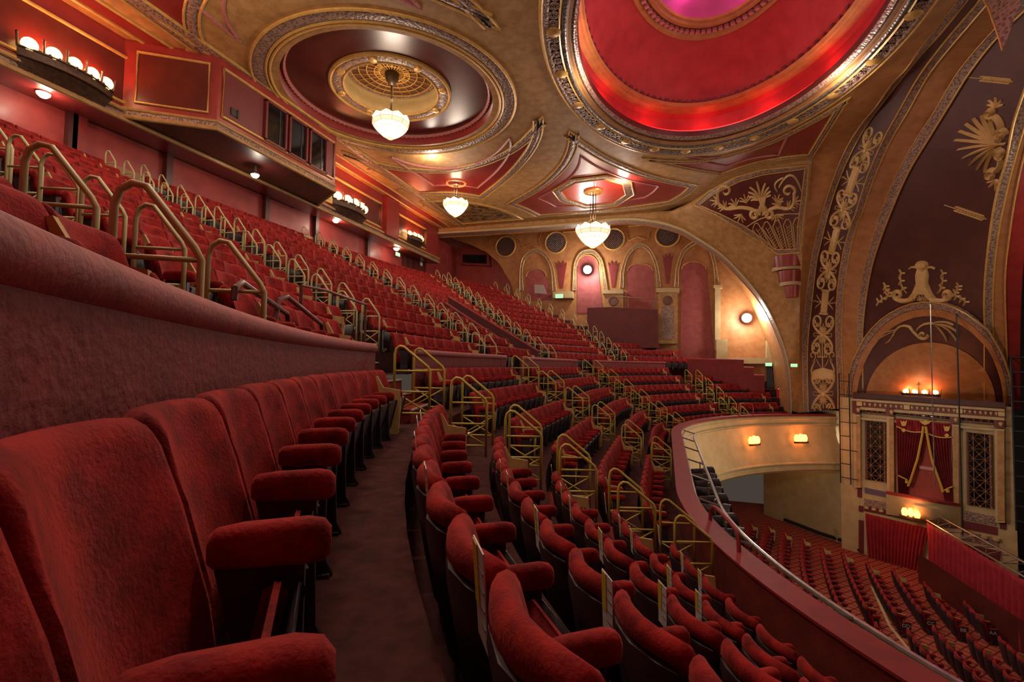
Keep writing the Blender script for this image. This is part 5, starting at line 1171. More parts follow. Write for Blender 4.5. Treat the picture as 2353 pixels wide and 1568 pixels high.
# ------------------------------------------------------------------ stage box wall
def bo(x, y, o=.05): return onbox(x, y, off=o)
def bslab(px, o0, t, m, lab, name=None, cat='panel', label=None, parent=None):
    b = MB(); n = np.array([-.607, -.794, 0]); b.slab([onbox(x, y, off=o0) for x, y in px], n, t)
    return struct(name or tname(), b, m, lab, False, cat) if parent is None else obj(name, b, m, parent, False)
def yl(x, y0, sl): return y0 + sl*(x-1967)
# entablature: bands follow the measured slopes
bands = [(902, .068, 916, .072, .10, TYMP, 'dark plinth band under the lunette'), (916, .070, 921, .071, .30, CREAM, 'cream cornice of the stage box'), (921, .071, 934, .075, .20, MATS['box_maroon'], 'maroon egg band of the stage box'), (934, .075, 940, .077, .28, CREAM, 'lower cream cornice of the stage box'), (958, .083, 963, .085, .16, CREAM, 'cream architrave of the stage box')]
for y0, s0, y1, s1, o_, m, lab in bands: bslab([(1962, yl(1962, y0, s0)), (2312, yl(2312, y0, s0)), (2312, yl(2312, y1, s1)), (1962, yl(1962, y1, s1))], 0, o_, m, lab)
b = MB(); bm = MB()
for i in range(28):
    x = 1975 + i*12.1; y = yl(x, 927.5, .073); c = onbox(x, y, off=.22); dd = project(c)[2]/F_
    if i in (0, 9, 19, 27): bm.box(c, (.02, .02, .02)); ax = (BD, np.array([0, 0, 1.]), np.array([-.607, -.794, 0])); bm.box(c, (11*dd, 10*dd, .06), ax=ax)
    else: b.lathe(c, [(0, 4.2*dd), (2.3*dd, 2.6*dd), (2.8*dd, .5*dd), (1.8*dd, -2*dd), (.6*dd, -4.4*dd), (0, -4.6*dd)], 8)
struct(tname(), b, GOLDR, 'row of gilded eggs on the box entablature', True, 'eggs'); struct(tname(), bm, GOLDR, 'gilded rosette blocks on the box entablature', False, 'blocks')
def lattice(px, lab, nx, ny, frame_w=5, back=GLASSDK):
    (x0, y0), (x1, y1), (x2, y2), (x3, y3) = px
    bl = lambda u, v: (x0+(x1-x0)*u+(x3-x0)*v+(x2-x1-x3+x0)*u*v, y0+(y1-y0)*u+(y3-y0)*v+(y2-y1-y3+y0)*u*v)
    e = empty('lattice_grille', tuple(onbox(*bl(.5, .5))), lab, 'grille', 'lattice grilles of the stage box'); o0 = np.array(e.location); W = lambda u, v, o: onbox(*bl(u, v), off=o)-o0
    b = MB(); b.add([W(0, 0, .02), W(1, 0, .02), W(1, 1, .02), W(0, 1, .02)], [[0, 1, 2, 3]]); obj('backing', b, back, e, False)
    b = MB(); g = MB(); r = .022
    for i in range(nx):
        for j in range(ny):
            u0, u1, v0, v1 = i/nx, (i+1)/nx, j/ny, (j+1)/ny
            for p0, p1 in (((u0, v0), (u1, v1)), ((u1, v0), (u0, v1)), (((u0+u1)/2, v0), ((u0+u1)/2, v1)), ((u0, (v0+v1)/2), (u1, (v0+v1)/2))): b.tube([W(*p0, .07), W(*p1, .07)], r, 4)
            for p0 in (((u0+u1)/2, (v0+v1)/2), (u1, v1)): g.lathe(W(*p0, .1), [(0, -.04), (.035, 0), (0, .04)], 6)
    obj('bars', b, LATTICE, e, True); obj('studs', g, GOLD, e, True)
    b = MB(); b.tube([W(0, 0, .06), W(1, 0, .06), W(1, 1, .06), W(0, 1, .06)], .06, 6, closed=True); obj('frame', b, LATTICE, e, True)
lattice([(1990, 968), (2033, 972), (2034, 1108), (1991, 1102)], 'tall lattice grille on the far side of the stage box drapes', 2, 6)
lattice([(2223, 994), (2276, 1000), (2279, 1168), (2226, 1160)], 'tall lattice grille on the stage side of the box drapes', 2, 7)
for px, lab, nx in (([(1983, 936), (2037, 941), (2037, 953), (1983, 948)], 'short lattice strip over the far grille', 4), ([(2060, 942), (2181, 955), (2181, 966), (2060, 953)], 'long lattice strip over the box drapes', 6), ([(2212, 957), (2281, 963), (2281, 974), (2212, 968)], 'short lattice strip over the stage side grille', 4)): lattice(px, lab, nx, 1)
for i, (x0, x1, y0, y1) in enumerate(((1965, 1980, 951, 1120), (2041, 2057, 956, 1150), (2188, 2206, 974, 1180), (2289, 2311, 984, 1200))):
    bslab([(x0, y0), (x1, y0+1.5), (x1+1, y1), (x0+1, y1)], 0, .22, CREAM, f'{ORD[i]} cream pilaster of the stage box', cat='pilaster'); bslab([(x0+3, y0+6), (x1-3, y0+7), (x1-2, y1-4), (x0+4, y1-4)], .22, .03, TAN, f'{ORD[i]} pilaster face of the stage box', cat='pilaster')
    bslab([(x0-1, y0-17), (x1+1, y0-16), (x1+1, y0-1), (x0-1, y0-2)], .0, .3, MATS['box_maroon'], f'{ORD[i]} pilaster capital block', cat='capital'); c = onbox((x0+x1)/2, y0-9, off=.32); dd = project(c)[2]/F_; b = MB(); b.lathe(c, [(0, 5*dd), (3.4*dd, 3*dd), (4*dd, 0), (2.4*dd, -4*dd), (0, -6*dd)], 10); struct(tname(), b, GOLDR, f'{ORD[i]} gilded capital boss', True, 'capital')
# box opening with drapes
bslab([(2058, 962), (2186, 975), (2192, 1168), (2064, 1150)], .0, .03, mat('box_inside', (150, 56, 44), (164, 66, 50), .7, 1.5, 4), 'orange red interior of the stage box', cat='box interior')
bslab([(2112, 1070), (2146, 1075), (2146, 1082), (2112, 1077)], .03, .06, mat('box_door_trim', (196, 140, 128), None, .5), 'pale door head inside the stage box', cat='trim')
def drape(fn, label, m=CURTAIN, folds=12, name='stage_drape', grp=None, nu=72, nv=12, amp=.08):
    """fn(u,v)->px ; hung cloth in folds on the box wall plane"""
    b = MB(); rows = []
    for j in range(nv+1):
        v_ = j/nv; rows.append([onbox(*fn(u, v_), off=.22+amp*math.sin(2*PI*folds*u+.8*math.sin(5*v_))*(.4+.6*v_)) for u in np.linspace(0, 1, nu)])
    b.loft(rows, closed=False); o_ = obj(name, b, m, None, 'all'); md = o_.modifiers.new('thickness', 'SOLIDIFY'); md.thickness = .012; return tag(o_, label, 'curtain', grp)
def lerp(a, b, t): return a+(b-a)*t
def in_l(v): return np.interp(v, [0, .15, .45, .78, .8, 1], [2122, 2119, 2108, 2088, 2084, 2086])
def in_r(v): return np.interp(v, [0, .15, .45, .78, .85, 1], [2127, 2131, 2142, 2165, 2168, 2172])
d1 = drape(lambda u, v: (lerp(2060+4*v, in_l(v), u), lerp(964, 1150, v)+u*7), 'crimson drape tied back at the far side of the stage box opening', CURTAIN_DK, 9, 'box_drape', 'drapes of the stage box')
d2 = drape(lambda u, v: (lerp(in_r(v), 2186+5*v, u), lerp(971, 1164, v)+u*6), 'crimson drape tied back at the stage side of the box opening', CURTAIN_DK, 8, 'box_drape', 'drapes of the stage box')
def cord(px, o_, r, par, name, m=None): b = MB(); b.tube([onbox(x, y, off=o_) for x, y in px], r, 6); return obj(name, b, m or mat('gold_fringe', (196, 160, 60), None, .5) if 'gold_fringe' not in MATS else MATS['gold_fringe'], par, True)
cord([(in_l(v)+.5, lerp(964, 1150, v)+7) for v in np.linspace(.05, .79, 14)], .36, .05, d1, 'gold_edging'); cord([(in_r(v)-.5, lerp(971, 1164, v)) for v in np.linspace(.05, .83, 14)], .36, .05, d2, 'gold_edging')
cord([(2064, 1093), (2076, 1099), (2085, 1103)], .38, .03, d1, 'tieback'); cord([(2169, 1128), (2178, 1123), (2189, 1119)], .38, .03, d2, 'tieback'); cord([(2084, 1104), (2084, 1111)], .38, .07, d1, 'tassel'); cord([(2178, 1125), (2178, 1132)], .38, .07, d2, 'tassel')
pel = drape(lambda u, v: (lerp(2060, 2187, u), lerp(963, lerp(983, 996, u)+6*abs(math.sin(2*PI*u))-3, v)+u*12), 'scalloped crimson pelmet with gold motifs over the box drapes', CURTAIN, 6, 'box_pelmet', None, amp=.03)
cord([(lerp(2060, 2187, u), lerp(983, 996, u)+6*abs(math.sin(2*PI*u))-3+u*12) for u in np.linspace(0, 1, 20)], .3, .03, pel, 'gold_edging')
g = MB()
for x, y, k in ((2077, 972, 1), (2127, 970, 0), (2176, 984, 1)):
    P = [(x-8, y-6), (x-3, y-2), (x, y-5), (x+3, y-2), (x+8, y-6), (x+5, y+6), (x, y+8), (x-5, y+6)] if k else [(x-15, y-4), (x-6, y-1), (x, y-5), (x+6, y-1), (x+15, y-4), (x+8, y+4), (x, y+7), (x-8, y+4)]
    g.slab([onbox(*q_, off=.32) for q_ in P], (-.607, -.794, 0), .03)
    if k: g.slab([onbox(*q_, off=.32) for q_ in ((x, y+12), (x+6, y+17), (x, y+22), (x-6, y+17))], (-.607, -.794, 0), .03)
obj('gold_motifs', g, MATS['gold_fringe'], pel, False)
# bowed box front with red cushion rail
def bow(px_a, px_b, depth, y_off, n=16): return [onbox(lerp(px_a[0], px_b[0], t), lerp(px_a[1], px_b[1], t)+y_off, off=.2+depth*math.sin(PI*t)) for t in np.linspace(0, 1, n)]
ba, bb = (2036, 1136), (2208, 1166)
b = MB(); b.loft([bow(ba, bb, d_, y) for d_, y in ((1.05, 0), (1.1, -3), (1.05, -7), (.8, -8), (.2, -8))], closed=False); b2 = MB(); b2.loft([bow(ba, bb, d_, y) for d_, y in ((1.0, 0), (.95, 8), (1.05, 14), (1.0, 28), (.8, 40), (.5, 46))], closed=False)
e_ = struct(tname(), b2, CREAM, 'bowed cream front of the stage box', True, 'box front'); obj('cushion_rail', b, COPING, e_, True)
BF = np.array(bow(ba, bb, 1.0, 20)[5])
# panelled base of the box wall
for i, (x0, x1, y0, y1, m) in enumerate(((1971, 1981, 1120, 1142, MATS['box_maroon']), (1988, 2037, 1121, 1133, PURPLE), (1987, 2040, 1146, 1162, CARVED), (1986, 2045, 1163, 1174, MATS['box_maroon']), (2218, 2288, 1174, 1194, CARVED), (2212, 2292, 1196, 1214, MATS['box_maroon']), (2210, 2294, 1220, 1240, CARVED), (2298, 2312, 1190, 1215, MATS['box_maroon']), (2214, 2300, 1250, 1275, MATS['box_maroon']), (1974, 1984, 1162, 1175, MATS['box_maroon']), (1974, 1985, 1195, 1272, MATS['box_maroon']))):
    sl = .20; bslab([(x0, y0), (x1, y0+sl*(x1-x0)), (x1, y1+sl*(x1-x0)), (x0, y1)], 0, .05, m, f'{ORD[i]} painted panel in the base of the box wall')
g = MB()
for i in range(4): c = onbox(1991+17*i, 1167+3.6*i, off=.06); g.lathe(c, [(0, .08), (.1, .05), (.1, -.05), (0, -.08)], 8)
for i in range(3): c = onbox(2236+27*i, 1230+5*i, off=.06); g.lathe(c, [(0, .1), (.13, .05), (.13, -.05), (0, -.1)], 8)
struct(tname(), g, CREAM, 'cream studs on the base of the box wall', True, 'studs')
# crown lamp in the lunette and glowing lamp under the box
cl0, cl1 = onarch(2072, 902, .1), onarch(2165, 905, .1)
crown(tuple((cl0+cl1)/2), np.linalg.norm(cl1-cl0), (-.607, -.794, 0), 'crown shaped wall lamp with a cross in the orange lunette above the stage box', 4, True, glow=16)
def orange_lamp(c, nrm, w, label):
    e = empty('orange_wall_lamp', tuple(c), label, 'wall lamp', 'glowing orange wall lamps'); nrm = np.array(nrm); t = np.array([-nrm[1], nrm[0], 0]); b = MB()
    for k in (-1, 0, 1):
        q = MB(); q.lathe(t*k*w*.3+nrm*.18+np.array([0, 0, .04*(k == 0)]), [(0, -.3*w), (.14*w, -.15*w), (.17*w, .05*w), (.1*w, .25*w), (0, .28*w)], 10); obj('glass_globe', q, E_ORANGE, e, 'all')
    b.loft([[t*a*w+nrm*(.26*(1-a*a)+.04)+np.array([0, 0, z]) for a in np.linspace(-.55, .55, 9)] for z in (-.3*w, -.2*w)], closed=False); b.tube([t*a*w+nrm*(.26*(1-a*a)+.04)+np.array([0, 0, -.2*w]) for a in np.linspace(-.55, .55, 9)], .03*w, 6); obj('bracket', b, MATS['crown_bronze'], e, True)
    pointlight('lamp_glow', tuple(np.array(c)+nrm*.5+np.array([0, 0, .1])), (1, .30, .10), 28, .12)
orange_lamp(onbox(2096, 1179, off=1.0), (-.607, -.794, 0), .75, 'glowing orange lamp under the bowed front of the stage box')
# lower drape along the box wall
dr = []
def lowd(u, v): x = lerp(1988, 2132, u); return (x+lerp(0, 6, v)*(1-u)-v*u*24, lerp(1180+.24*(x-1988), 1290+.335*(x-1988), v))
drape(lowd, 'long crimson drape hanging below the stage box down to the stalls carpet', CURTAIN, 16, 'hanging_drape', 'hanging drapes', 110, 14, .10)
# cream stalls wall relief panel, radiator
def sts(x, y, o_=.05): # side wall segment nearest the box
    a, c = np.array(sw2[3]), np.array(sw2[4]); d_ = (c-a)/np.linalg.norm(c-a); n_ = np.array([d_[1], -d_[0]]); 
    if n_ @ (np.array([CS, CL])-a) < 0: n_ = -n_
    return onpl(x, y, (a[0]+n_[0]*o_, a[1]+n_[1]*o_, 0), (n_[0], n_[1], 0)), np.array([n_[0], n_[1], 0])
wq = MB(); p_ = [sts(x, y, .0)[0] for x, y in ((1700, 1300), (2050, 1300), (2050, 960), (1700, 960))]; wq.add(p_, [[0, 1, 2, 3]])
RS = Relief([wq]); oc2 = [np.array(q_, float) for q_ in ((1848, 1018), (1955, 1018), (1957, 1170), (1850, 1142), (1848, 1018))]; c_ = np.array([1902, 1085.]); RS.patch(oc2, [q_+(c_-q_)*.16 for q_ in oc2], 3, 30, .03); struct(tname(), RS.b, CARVED, 'carved border of the stalls wall panel', True, 'border')
RS = Relief([wq]); RS.patch([(1862, 1036), (1942, 1036)], [(1862, 1128), (1944, 1148)], 3, 8, .02); struct(tname(), RS.b, mat('stalls_panel', (104, 62, 62), (116, 72, 70), .6, 2, 4), 'dusky panel of the stalls wall', False, 'panel')
RS = Relief([wq]); T = frame((1896, 1092), (1, .1), (0, 1))
for sx in (-1, 1):
    for sy in (-1, 1): RS.ribbon(T(bez((0, 0), (sx*22, sy*14), (sx*28, sy*32), 7)+spiral((sx*19, sy*38), 10, 0 if sx > 0 else PI, 1.1, sx*sy)), 6, .06, taper=lambda t: 1-.4*t)
palmette(RS, T, (0, -4), 30, -PI/2, 7, 1.6, 4); palmette(RS, T, (0, 4), 30, PI/2, 7, 1.6, 4)
tag(obj('relief_ornament', RS.b, GOLDR, None, True), 'cream scroll relief on the dusky panel of the stalls side wall', 'relief')
b = MB(); c, n_ = sts(1913, 1232, .12); d_ = project(c)[2]/F_; ax = (np.array([-n_[1], n_[0], 0]), np.array([0, 0, 1.]), n_)
for i in range(10): b.box(c+ax[0]*(i-4.5)*4.2*d_, (3.2*d_, 42*d_, .14), ax=ax)
b.box(c+np.array([0, 0, 19*d_]), (40*d_, 2.5*d_, .16), ax=ax); b.box(c-np.array([0, 0, 18*d_]), (40*d_, 2.5*d_, .16), ax=ax)
tag(obj('radiator', b, CREAM, None, False), 'cream ribbed radiator against the stalls side wall', 'radiator')
c, n_ = sts(1957, 1135, .08); b = MB(); d_ = project(c)[2]/F_; t_ = np.array([-n_[1], n_[0], 0]); b.slab([c+t_*a*9*d_+np.array([0, 0, z*4.5*d_]) for a, z in ((-1, -1), (1, -1), (1, 1), (-1, 1))], n_, .03); b.cur = 1; b.slab([c+n_*.035+t_*a*5*d_+np.array([0, 0, z*2.6*d_]) for a, z in ((-1, -.3), (.2, -.3), (.2, -1), (1, 0), (.2, 1), (.2, .3), (-1, .3))], n_, .004); e = empty('exit_sign', (0, 0, 0), 'lit green arrow exit sign on the cream wall beside the stage box', 'sign'); obj('lit_face', b, [E_GREEN, WHITE], e, False)
b = MB(); pts_ = [np.array([*q_, ST_Z+.14]) for q_ in sw2[1:]]; b.tube(pts_, .10, 6); struct('baseboard_stalls', b, BLACK, 'black skirting along the stalls side wall', True, 'skirting')
# ------------------------------------------------------------------ flood lamps, lantern bar, front drape and truss, leaflets, vomitory
for i, (x, y, l) in enumerate(((1350, 620, LW-.6), (1716, 731, LW-.6), (1815, 1046, 15.0))):
    c = onl(x, y, l); nrm = (CAM-c)/np.linalg.norm(CAM-c); t = np.cross([0, 0, 1], nrm); t /= np.linalg.norm(t); up_ = np.cross(nrm, t)
    e = empty('flood_lamp', tuple(c), ('dazzling white flood lamp in the second arcade niche', 'dazzling white flood lamp near the springing of the side arch', 'dazzling white flood lamp under the far balcony apron')[i], 'lamp', 'dazzling white flood lamps')
    b = MB(); b.lathe((0, 0, 0), [(.28, .02), (.32, 0), (.30, -.2), (.14, -.35), (0, -.36)], 16, (t, up_, nrm)); obj('housing', b, BLACK, e, True)
    b = MB(); b.lathe((0, 0, 0), [(.28, .03), (.0, .05)], 16, (t, up_, nrm)); obj('lens', b, E_WHITE, e, True)
    pointlight('flood_glow', tuple(c+nrm*.5), (1, .95, .9), 340 if i < 2 else 240, .25)
for x, y, lb in ((1672, 1003, 'glowing orange lamp on the balcony apron, farther from the stage'), (1813, 1003, 'glowing orange lamp on the balcony apron, closer to the stage')):
    c = onz(x, y, Z0-3.75); q = np.array([c[0], c[1]]); cc = np.array([0, M_]); v_ = cc-q; v_ /= np.linalg.norm(v_); p_ = cc - v_*11.35; orange_lamp((p_[0], p_[1], Z0-3.75), (v_[0], v_[1], 0), .8, lb)
# lantern bar hung in front of the balcony rail
b = MB(); u0, u1 = ul(11.0, -10.6), ul(11.0, 6); b.tube(ring_pts(11.0, u0, u1, Z0-2.75, 50), .035, 8)
for k in range(9): u = u0+(u1-u0)*k/8; p0 = arc(11.0, u); p1 = arc(11.46, u); b.tube([(p0[0], p0[1], Z0-2.75), (p1[0], p1[1], Z0-2.62)], .022, 6)
tag(obj('lantern_bar', b, STEEL, None, True), 'curved steel pipe carried on brackets in front of the balcony rail', 'pipe')
LN = MB(); LN.lathe((0, 0, 0), [(.0, -.32), (.12, -.32), (.14, .1), (.19, .14), (.19, .3), (.16, .3)], 10, (np.array([0, 1, 0.]), np.array([0, 0, 1.]), np.array([1, 0, 0.])))
LY = MB(); LY.tube([(0, -.16, 0), (0, -.18, .28), (0, .18, .28), (0, .16, 0)], .018, 6); LY.tube([(0, 0, .28), (0, 0, .36)], .03, 6)
lme = (LN.mesh('lantern_body', BLACK, True), LY.mesh('yoke', STEEL, True))
for k in range(8):
    x, y, a = arc(11.0, -5.2+k*.78); e = empty('stage_lantern', (x, y, Z0-3.12), f'black stage lantern, {ORD[k]} along the steel bar past the yellow handrails', 'stage light', 'stage lanterns on the balcony bar', a + (.35 if k % 2 else -.25))
    for me in lme: o = bpy.data.objects.new(me.name, me); C.objects.link(o); o.parent = e
# red guard rails standing on the balcony rail
for nm, px in (('near the stalls side', [(1632, 1195), (1634, 1172), (1646, 1168), (1690, 1215), (1696, 1235), (1698, 1268)]), ('at the foot of the far steps', [(1698, 956), (1700, 930), (1728, 930), (1730, 954)])):
    b = MB(); z_ = Z0-2.5; f0 = onz(*px[0], z_); f1 = onz(*px[-1], z_); P = []
    for i, (x, y) in enumerate(px):
        t = i/(len(px)-1); q = f0+(f1-f0)*min(1, max(0, (x-px[0][0])/(px[-1][0]-px[0][0]))); d = np.linalg.norm(q[:2]-CAM[:2]); r = ray(x, y); P.append(CAM+r*(d/np.linalg.norm(r[:2])))
    b.tube(catmull(P, 3), .03, 8); tag(obj('guard_rail', b, mat('rail_red', (136, 40, 38), None, .5) if 'rail_red' not in MATS else MATS['rail_red'], None, True), f'small red tubular guard rail on the balcony front {nm}', 'handrail')
# front drape hung from a lighting truss across the pit
tp = [onbox(2130, 1196, off=1.2)]; tp0 = tp[0]; tp1 = onz(2353, 1326, tp0[2]); dv = (tp1-tp0); tp1 = tp0+dv*1.35; hb = 2.6
b = MB(); rows = []
for j in range(13):
    rows.append([tp0+(tp1-tp0)*u+np.array([.10*math.sin(2*PI*26*u+.5*math.sin(4*j/12))*(.3+.7*j/12), 0, -.1-hb*j/12*(1-.0*u)]) for u in np.linspace(0, 1, 150)])
b.loft(rows, closed=False); o_ = obj('pit_drape', b, CURTAIN, None, 'all'); o_.modifiers.new('thickness', 'SOLIDIFY').thickness = .012; tag(o_, 'long crimson drape hung along the lighting truss in front of the pit', 'curtain', 'hanging drapes')
e = empty('lighting_truss', tuple(tp0), 'silver lighting truss running from the stage box over the crimson pit drape', 'truss'); n_ = np.array([.8, .55, 0])
for k, o3 in enumerate((np.zeros(3), n_*.55+np.array([0, 0, .22]), n_*1.1)): q = MB(); q.tube([o3, o3+(tp1-tp0)], .035, 8); obj('chord', q, STEEL, e, True)
q = MB()
for i in range(10):
    a, c = (tp1-tp0)*i/10, (tp1-tp0)*(i+.5)/10; q.tube([a, c+n_*.55+np.array([0, 0, .22]), (tp1-tp0)*(i+1)/10], .015, 5); q.tube([a+n_*1.1, c+n_*.55+np.array([0, 0, .22])], .015, 5); q.tube([a, c+n_*1.1], .015, 5)
obj('bracing', q, STEEL, e, True)
# dark pit wall and floor edge
pa, pb_ = onz(2110, 1338, ST_Z), onz(2300, 1480, ST_Z); b = MB(); d_ = (pb_-pa)[:2]; pb2 = pa+(pb_-pa)*1.8
b.add([tuple(pa), tuple(pb2), (pb2[0], pb2[1], ST_Z+1.25), (pa[0], pa[1], ST_Z+1.25)], [[0, 1, 2, 3]]); struct('wall_pit', b, DKMAROON, 'dark maroon wall around the pit', False, 'wall')
# hanging wires
for (x, y0, y1, m, lb, r) in ((2148, 498, 1120, STEEL, 'thin steel cable hanging in front of the stage box', .02), (2212, 375, 1230, BLACK, 'thin black cable hanging beside the stage box grille', .03)):
    c = onbox(x, y1, off=2.2); b = MB(); zt = 40; lo, hi = c[2], c[2]+25
    for _ in range(40):
        mz = (lo+hi)/2
        if project((c[0], c[1], mz))[1] > y0: lo = mz
        else: hi = mz
    b.tube([c, (c[0], c[1], lo)], r, 6); tag(obj('hanging_cable', b, m, None, True), lb, 'cable')
# vertical lighting ladder at the stage edge
b = MB(); p0 = onbox(2336, 1220, off=.6)
for dx in (0, .55): b.tube([p0+BD*dx, p0+BD*dx+np.array([0, 0, 7.4])], .045, 6)
for k in range(12): b.tube([p0+np.array([0, 0, .4+.6*k]), p0+BD*.55+np.array([0, 0, .4+.6*k])], .03, 6)
tag(obj('lighting_ladder', b, BLACK, None, True), 'black vertical lighting ladder beside the stage opening', 'ladder')
b = MB(); p0 = onbox(1932, 1110, off=.5)
for dx in (0, .45): b.tube([p0+BD*dx, p0+BD*dx+np.array([0, 0, 5.6])], .03, 6)
for k in range(8): b.tube([p0+np.array([0, 0, .3+.7*k]), p0+BD*(.45 if k % 2 else .75)+np.array([0, 0, .3+.7*k])], .022, 6)
tag(obj('lighting_ladder', b, BLACK, None, True), 'slender dark boom frame standing against the cream scroll pilaster', 'ladder')
# sloping stairwell walls in the upper tier
for nm, l_, px in (('farther', 4.9, ((1030, 684), (1236, 809))), ('nearer', 3.5, ((1022, 698), (1186, 806)))):
    a, c = onl(*px[0], l_), onl(*px[1], l_); b = MB(); b.slab([(a[0], l_, a[2]), (c[0], l_, c[2]), (c[0], l_, Z0-.3), (a[0], l_, a[2]-1.6)], (0, 1, 0), .1); o_ = struct('wall_stairwell', b, mat('stair_maroon', (74, 28, 28), (86, 34, 32), .7, 2, 4) if 'stair_maroon' not in MATS else MATS['stair_maroon'], f'{nm} sloping dark maroon stairwell wall', False, 'stairwell wall')
    b = MB(); b.tube([a+np.array([0, .05, .02]), c+np.array([0, .05, .02])], .06, 8); obj('cap_rail', b, COPING, o_, True)
# brown tubular rails at the head of the first aisle
for lab, R_r, px in (('first curved', 17.0, [(538, 690), (540, 662), (556, 650), (660, 722), (664, 752)]), ('second curved', 17.0, [(632, 742), (640, 690), (660, 682), (738, 745), (742, 772)]), ('square framed', 17.6, [(690, 770), (692, 656), (750, 668), (840, 700), (838, 790)])):
    b = MB(); P = []
    for x, y in px:
        r = ray(x, y); lo, hi = 2, 30
        for _ in range(40):
            m_ = (lo+hi)/2; q = CAM+r*m_; Rq = math.hypot(q[0], max(abs(q[1])-M_, 0)); lo, hi = (m_, hi) if Rq < R_r else (lo, m_)
        P.append(CAM+r*lo)
    b.tube(P, .024, 8); tag(obj('guard_rail', b, BROWNRAIL, None, True), f'{lab} dark brown tubular rail behind the near parapet', 'handrail')
# leaflets tucked between seat backs in the lower rows
lf = MB(); lf.box((0, 0, .14), (.10, .004, .30)); me1 = lf.mesh('leaflet', PAPER, False); yb = MB(); yb.box((-.028, -.003, .19), (.04, .003, .19)); me2 = yb.mesh('yellow_print', PAPERY, False); pb3 = MB()
for k in range(4): pb3.box((.022, -.003, .06+.055*k), (.04, .002, .006))
me3 = pb3.mesh('print_lines', INK, False)
for k, js in (('E', (0, 2, 4, 6, 7)), ('D', (0, 2, 4, 5)), ('C', (0, 2, 4, 5, 7)), ('B', (0, 1, 3, 4, 6)), ('A', (0, 1, 3))):
    R, zt, ph = LOW[k]; jn = {'E': 4, 'D': 5, 'C': 5, 'B': 5, 'A': 3}[k]
    for n_i, j in enumerate(js):
        a = -(M_ + R*(ph-PI)) + (j-jn+0)*SPC + (0 if True else 0)
        a = -(M_ + R*((ph - (jn-1-0)*-0.0)-PI)) - (jn-1-j)*SPC
        x, y, fa = arc(R+.10, a-.06); e = empty('leaflet', (x, y, Z0+zt-.20), f'white and yellow leaflet behind a seat, {ORD[n_i]} along its row, {ROWTXT[k]}', 'leaflet', 'leaflets in the lower tier rows', -PI/2+fa); e.rotation_euler = (.12, .18, -PI/2+fa)
        for me in (me1, me2, me3): o = bpy.data.objects.new(me.name, me); C.objects.link(o); o.parent = e
# row letters on the end panels
for i, (s_, l_) in enumerate(STALL_ENDS[:4]):
    p_ = empty('row_plate', (s_+.16, l_-.07, ST_Z+.42), f'dark row plate lettered {"AA BB CC DD".split()[i]} on the end seat of its stalls row', 'sign'); b = MB(); b.box((0, 0, 0), (.3, .012, .22)); obj('plate', b, PAN, p_, False)
    text_part('row_letters', 'AA BB CC DD'.split()[i], .16, Matrix.Translation((0, -.009, 0)) @ Matrix.Rotation(PI/2, 4, 'X'), WHITE, p_)
x, y, a = arc(16.2, ua(16.2, 189.6)); p_ = empty('row_plate', (x, y, Z0-.62), 'dark row plate lettered F at the head of the first aisle', 'sign', None, -PI/2+a); b = MB(); b.box((0, 0, 0), (.012, .24, .2)); obj('plate', b, PAN, p_, False); text_part('row_letter', 'F', .17, Matrix.Translation((-.009, 0, 0)) @ Matrix.Rotation(-PI/2, 4, 'Z') @ Matrix.Rotation(PI/2, 4, 'X'), WHITE, p_)
# ------------------------------------------------------------------ lamps of the house and added fill lights
for (x, y, zb, zt, Rc) in CH + [(CH[1][0], 2*AX-CH[1][1], CH[1][2], CH[1][3], CH[1][4]), (CH[2][0], 2*AX-CH[2][1], CH[2][2], CH[2][3], CH[2][4])]:  # last two: unseen mirrored lights without bowls, added for fill
    pointlight('chandelier_glow', (x, y, zb-.5), (1, .80, .62), 190, .4); pointlight('chandelier_uplight', (x, y, zt+.5), (1, .70, .45), 55, .25)
for a in np.linspace(0, 2*PI, 13)[:-1]:
    mg = math.sin(a-1.0) < -.6; pointlight('dome_led', (DC[0]+DA*.81*math.cos(a), DC[1]+DB*.81*math.sin(a), HC+.62), (1, .10, .42) if mg else (1, .06, .06), 15, .1)
for a in np.linspace(0, 2*PI, 7)[:-1]: pointlight('dome_crown_led', (DC[0]+DA*.30*math.cos(a), DC[1]+DB*.30*math.sin(a), HC+2.95), (1, .15, .65), 12, .1)
for x, y, p_ in ((-19, -8, 120), (-22, 4, 110), (-14, 0, 160), (-12, -9, 110), (-14, 9, 120), (-7, 2, 110)): pointlight('ceiling_fill', (x, y, HC-.35), (1, .80, .66), p_, .2)  # fill lights added under the ceiling, no fittings there
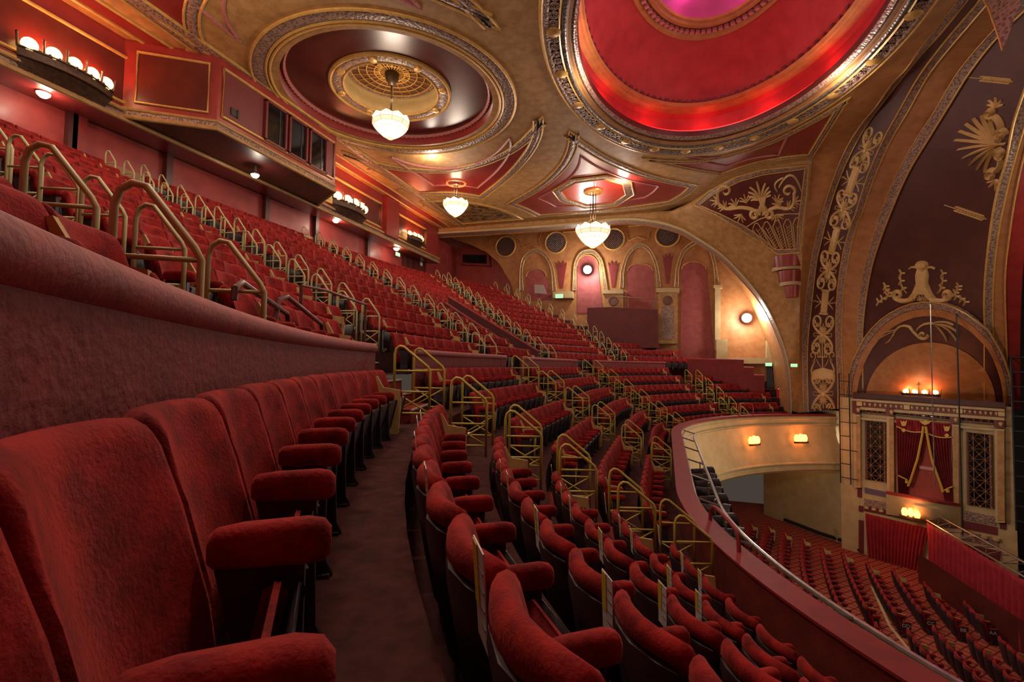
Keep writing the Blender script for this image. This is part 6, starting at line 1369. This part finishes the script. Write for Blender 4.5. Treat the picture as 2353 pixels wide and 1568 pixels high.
pointlight('stalls_fill', (-7, 7, Z0-3.2), (1, .90, .78), 330, .5); pointlight('stage_fill', (1.5, 2, Z0+3.5), (1, .80, .62), 420, .6); pointlight('bracket_uplight', (BRP[0]-.4, BRP[1]-.4, BRP[2]+.25), (1, .3, .12), 14, .1)  # stalls and stage lights are added fill without any fixture
pointlight('near_seat_fill', (-12.4, -11.5, HC-2.4), (1, .84, .72), 330, .3); pointlight('near_seat_fill', (-16.5, -11.5, HC-2.2), (1, .84, .72), 190, .3)  # added lights out of view to brighten the near seats
# ------------------------------------------------------------------ camera, world
cam = bpy.data.cameras.new('camera'); co = bpy.data.objects.new('camera', cam); C.objects.link(co)
cam.sensor_fit = 'HORIZONTAL'; cam.sensor_width = 36; cam.lens = F_/W_*36; cam.clip_start = .05; cam.clip_end = 200
fw = np.array([*(math.cos(PIT)*(SV*0)), 0])
fwd2 = np.array([-math.sin(THETA), math.cos(THETA)])    # view axis in house xy
rt2 = np.array([math.cos(THETA), math.sin(THETA)])
f3 = np.array([fwd2[0]*math.cos(PIT), fwd2[1]*math.cos(PIT), math.sin(PIT)]); r3 = np.array([rt2[0], rt2[1], 0]); u3 = np.cross(r3, f3)
c_, s_ = math.cos(ROLL), math.sin(ROLL)
# image axes: (u,v) rotated by ROLL before the pitch
rx = c_*r3 + s_*u3; ux = -s_*r3 + c_*u3
Mx = Matrix(((rx[0], ux[0], -f3[0], CAM[0]), (rx[1], ux[1], -f3[1], CAM[1]), (rx[2], ux[2], -f3[2], CAM[2]), (0, 0, 0, 1)))
co.matrix_world = Mx
sc = bpy.context.scene; sc.camera = co
w = bpy.data.worlds.new('world'); sc.world = w; w.use_nodes = True
w.node_tree.nodes['Background'].inputs[0].default_value = (1, .78, .62, 1); w.node_tree.nodes['Background'].inputs[1].default_value = .05
sc.view_settings.view_transform = 'Standard'; sc.view_settings.look = 'None'; sc.view_settings.exposure = .22; sc.view_settings.gamma = 1; sc.view_settings.use_curve_mapping = False
sc.cycles.use_denoising = True; sc.cycles.max_bounces = 5; sc.cycles.diffuse_bounces = 3
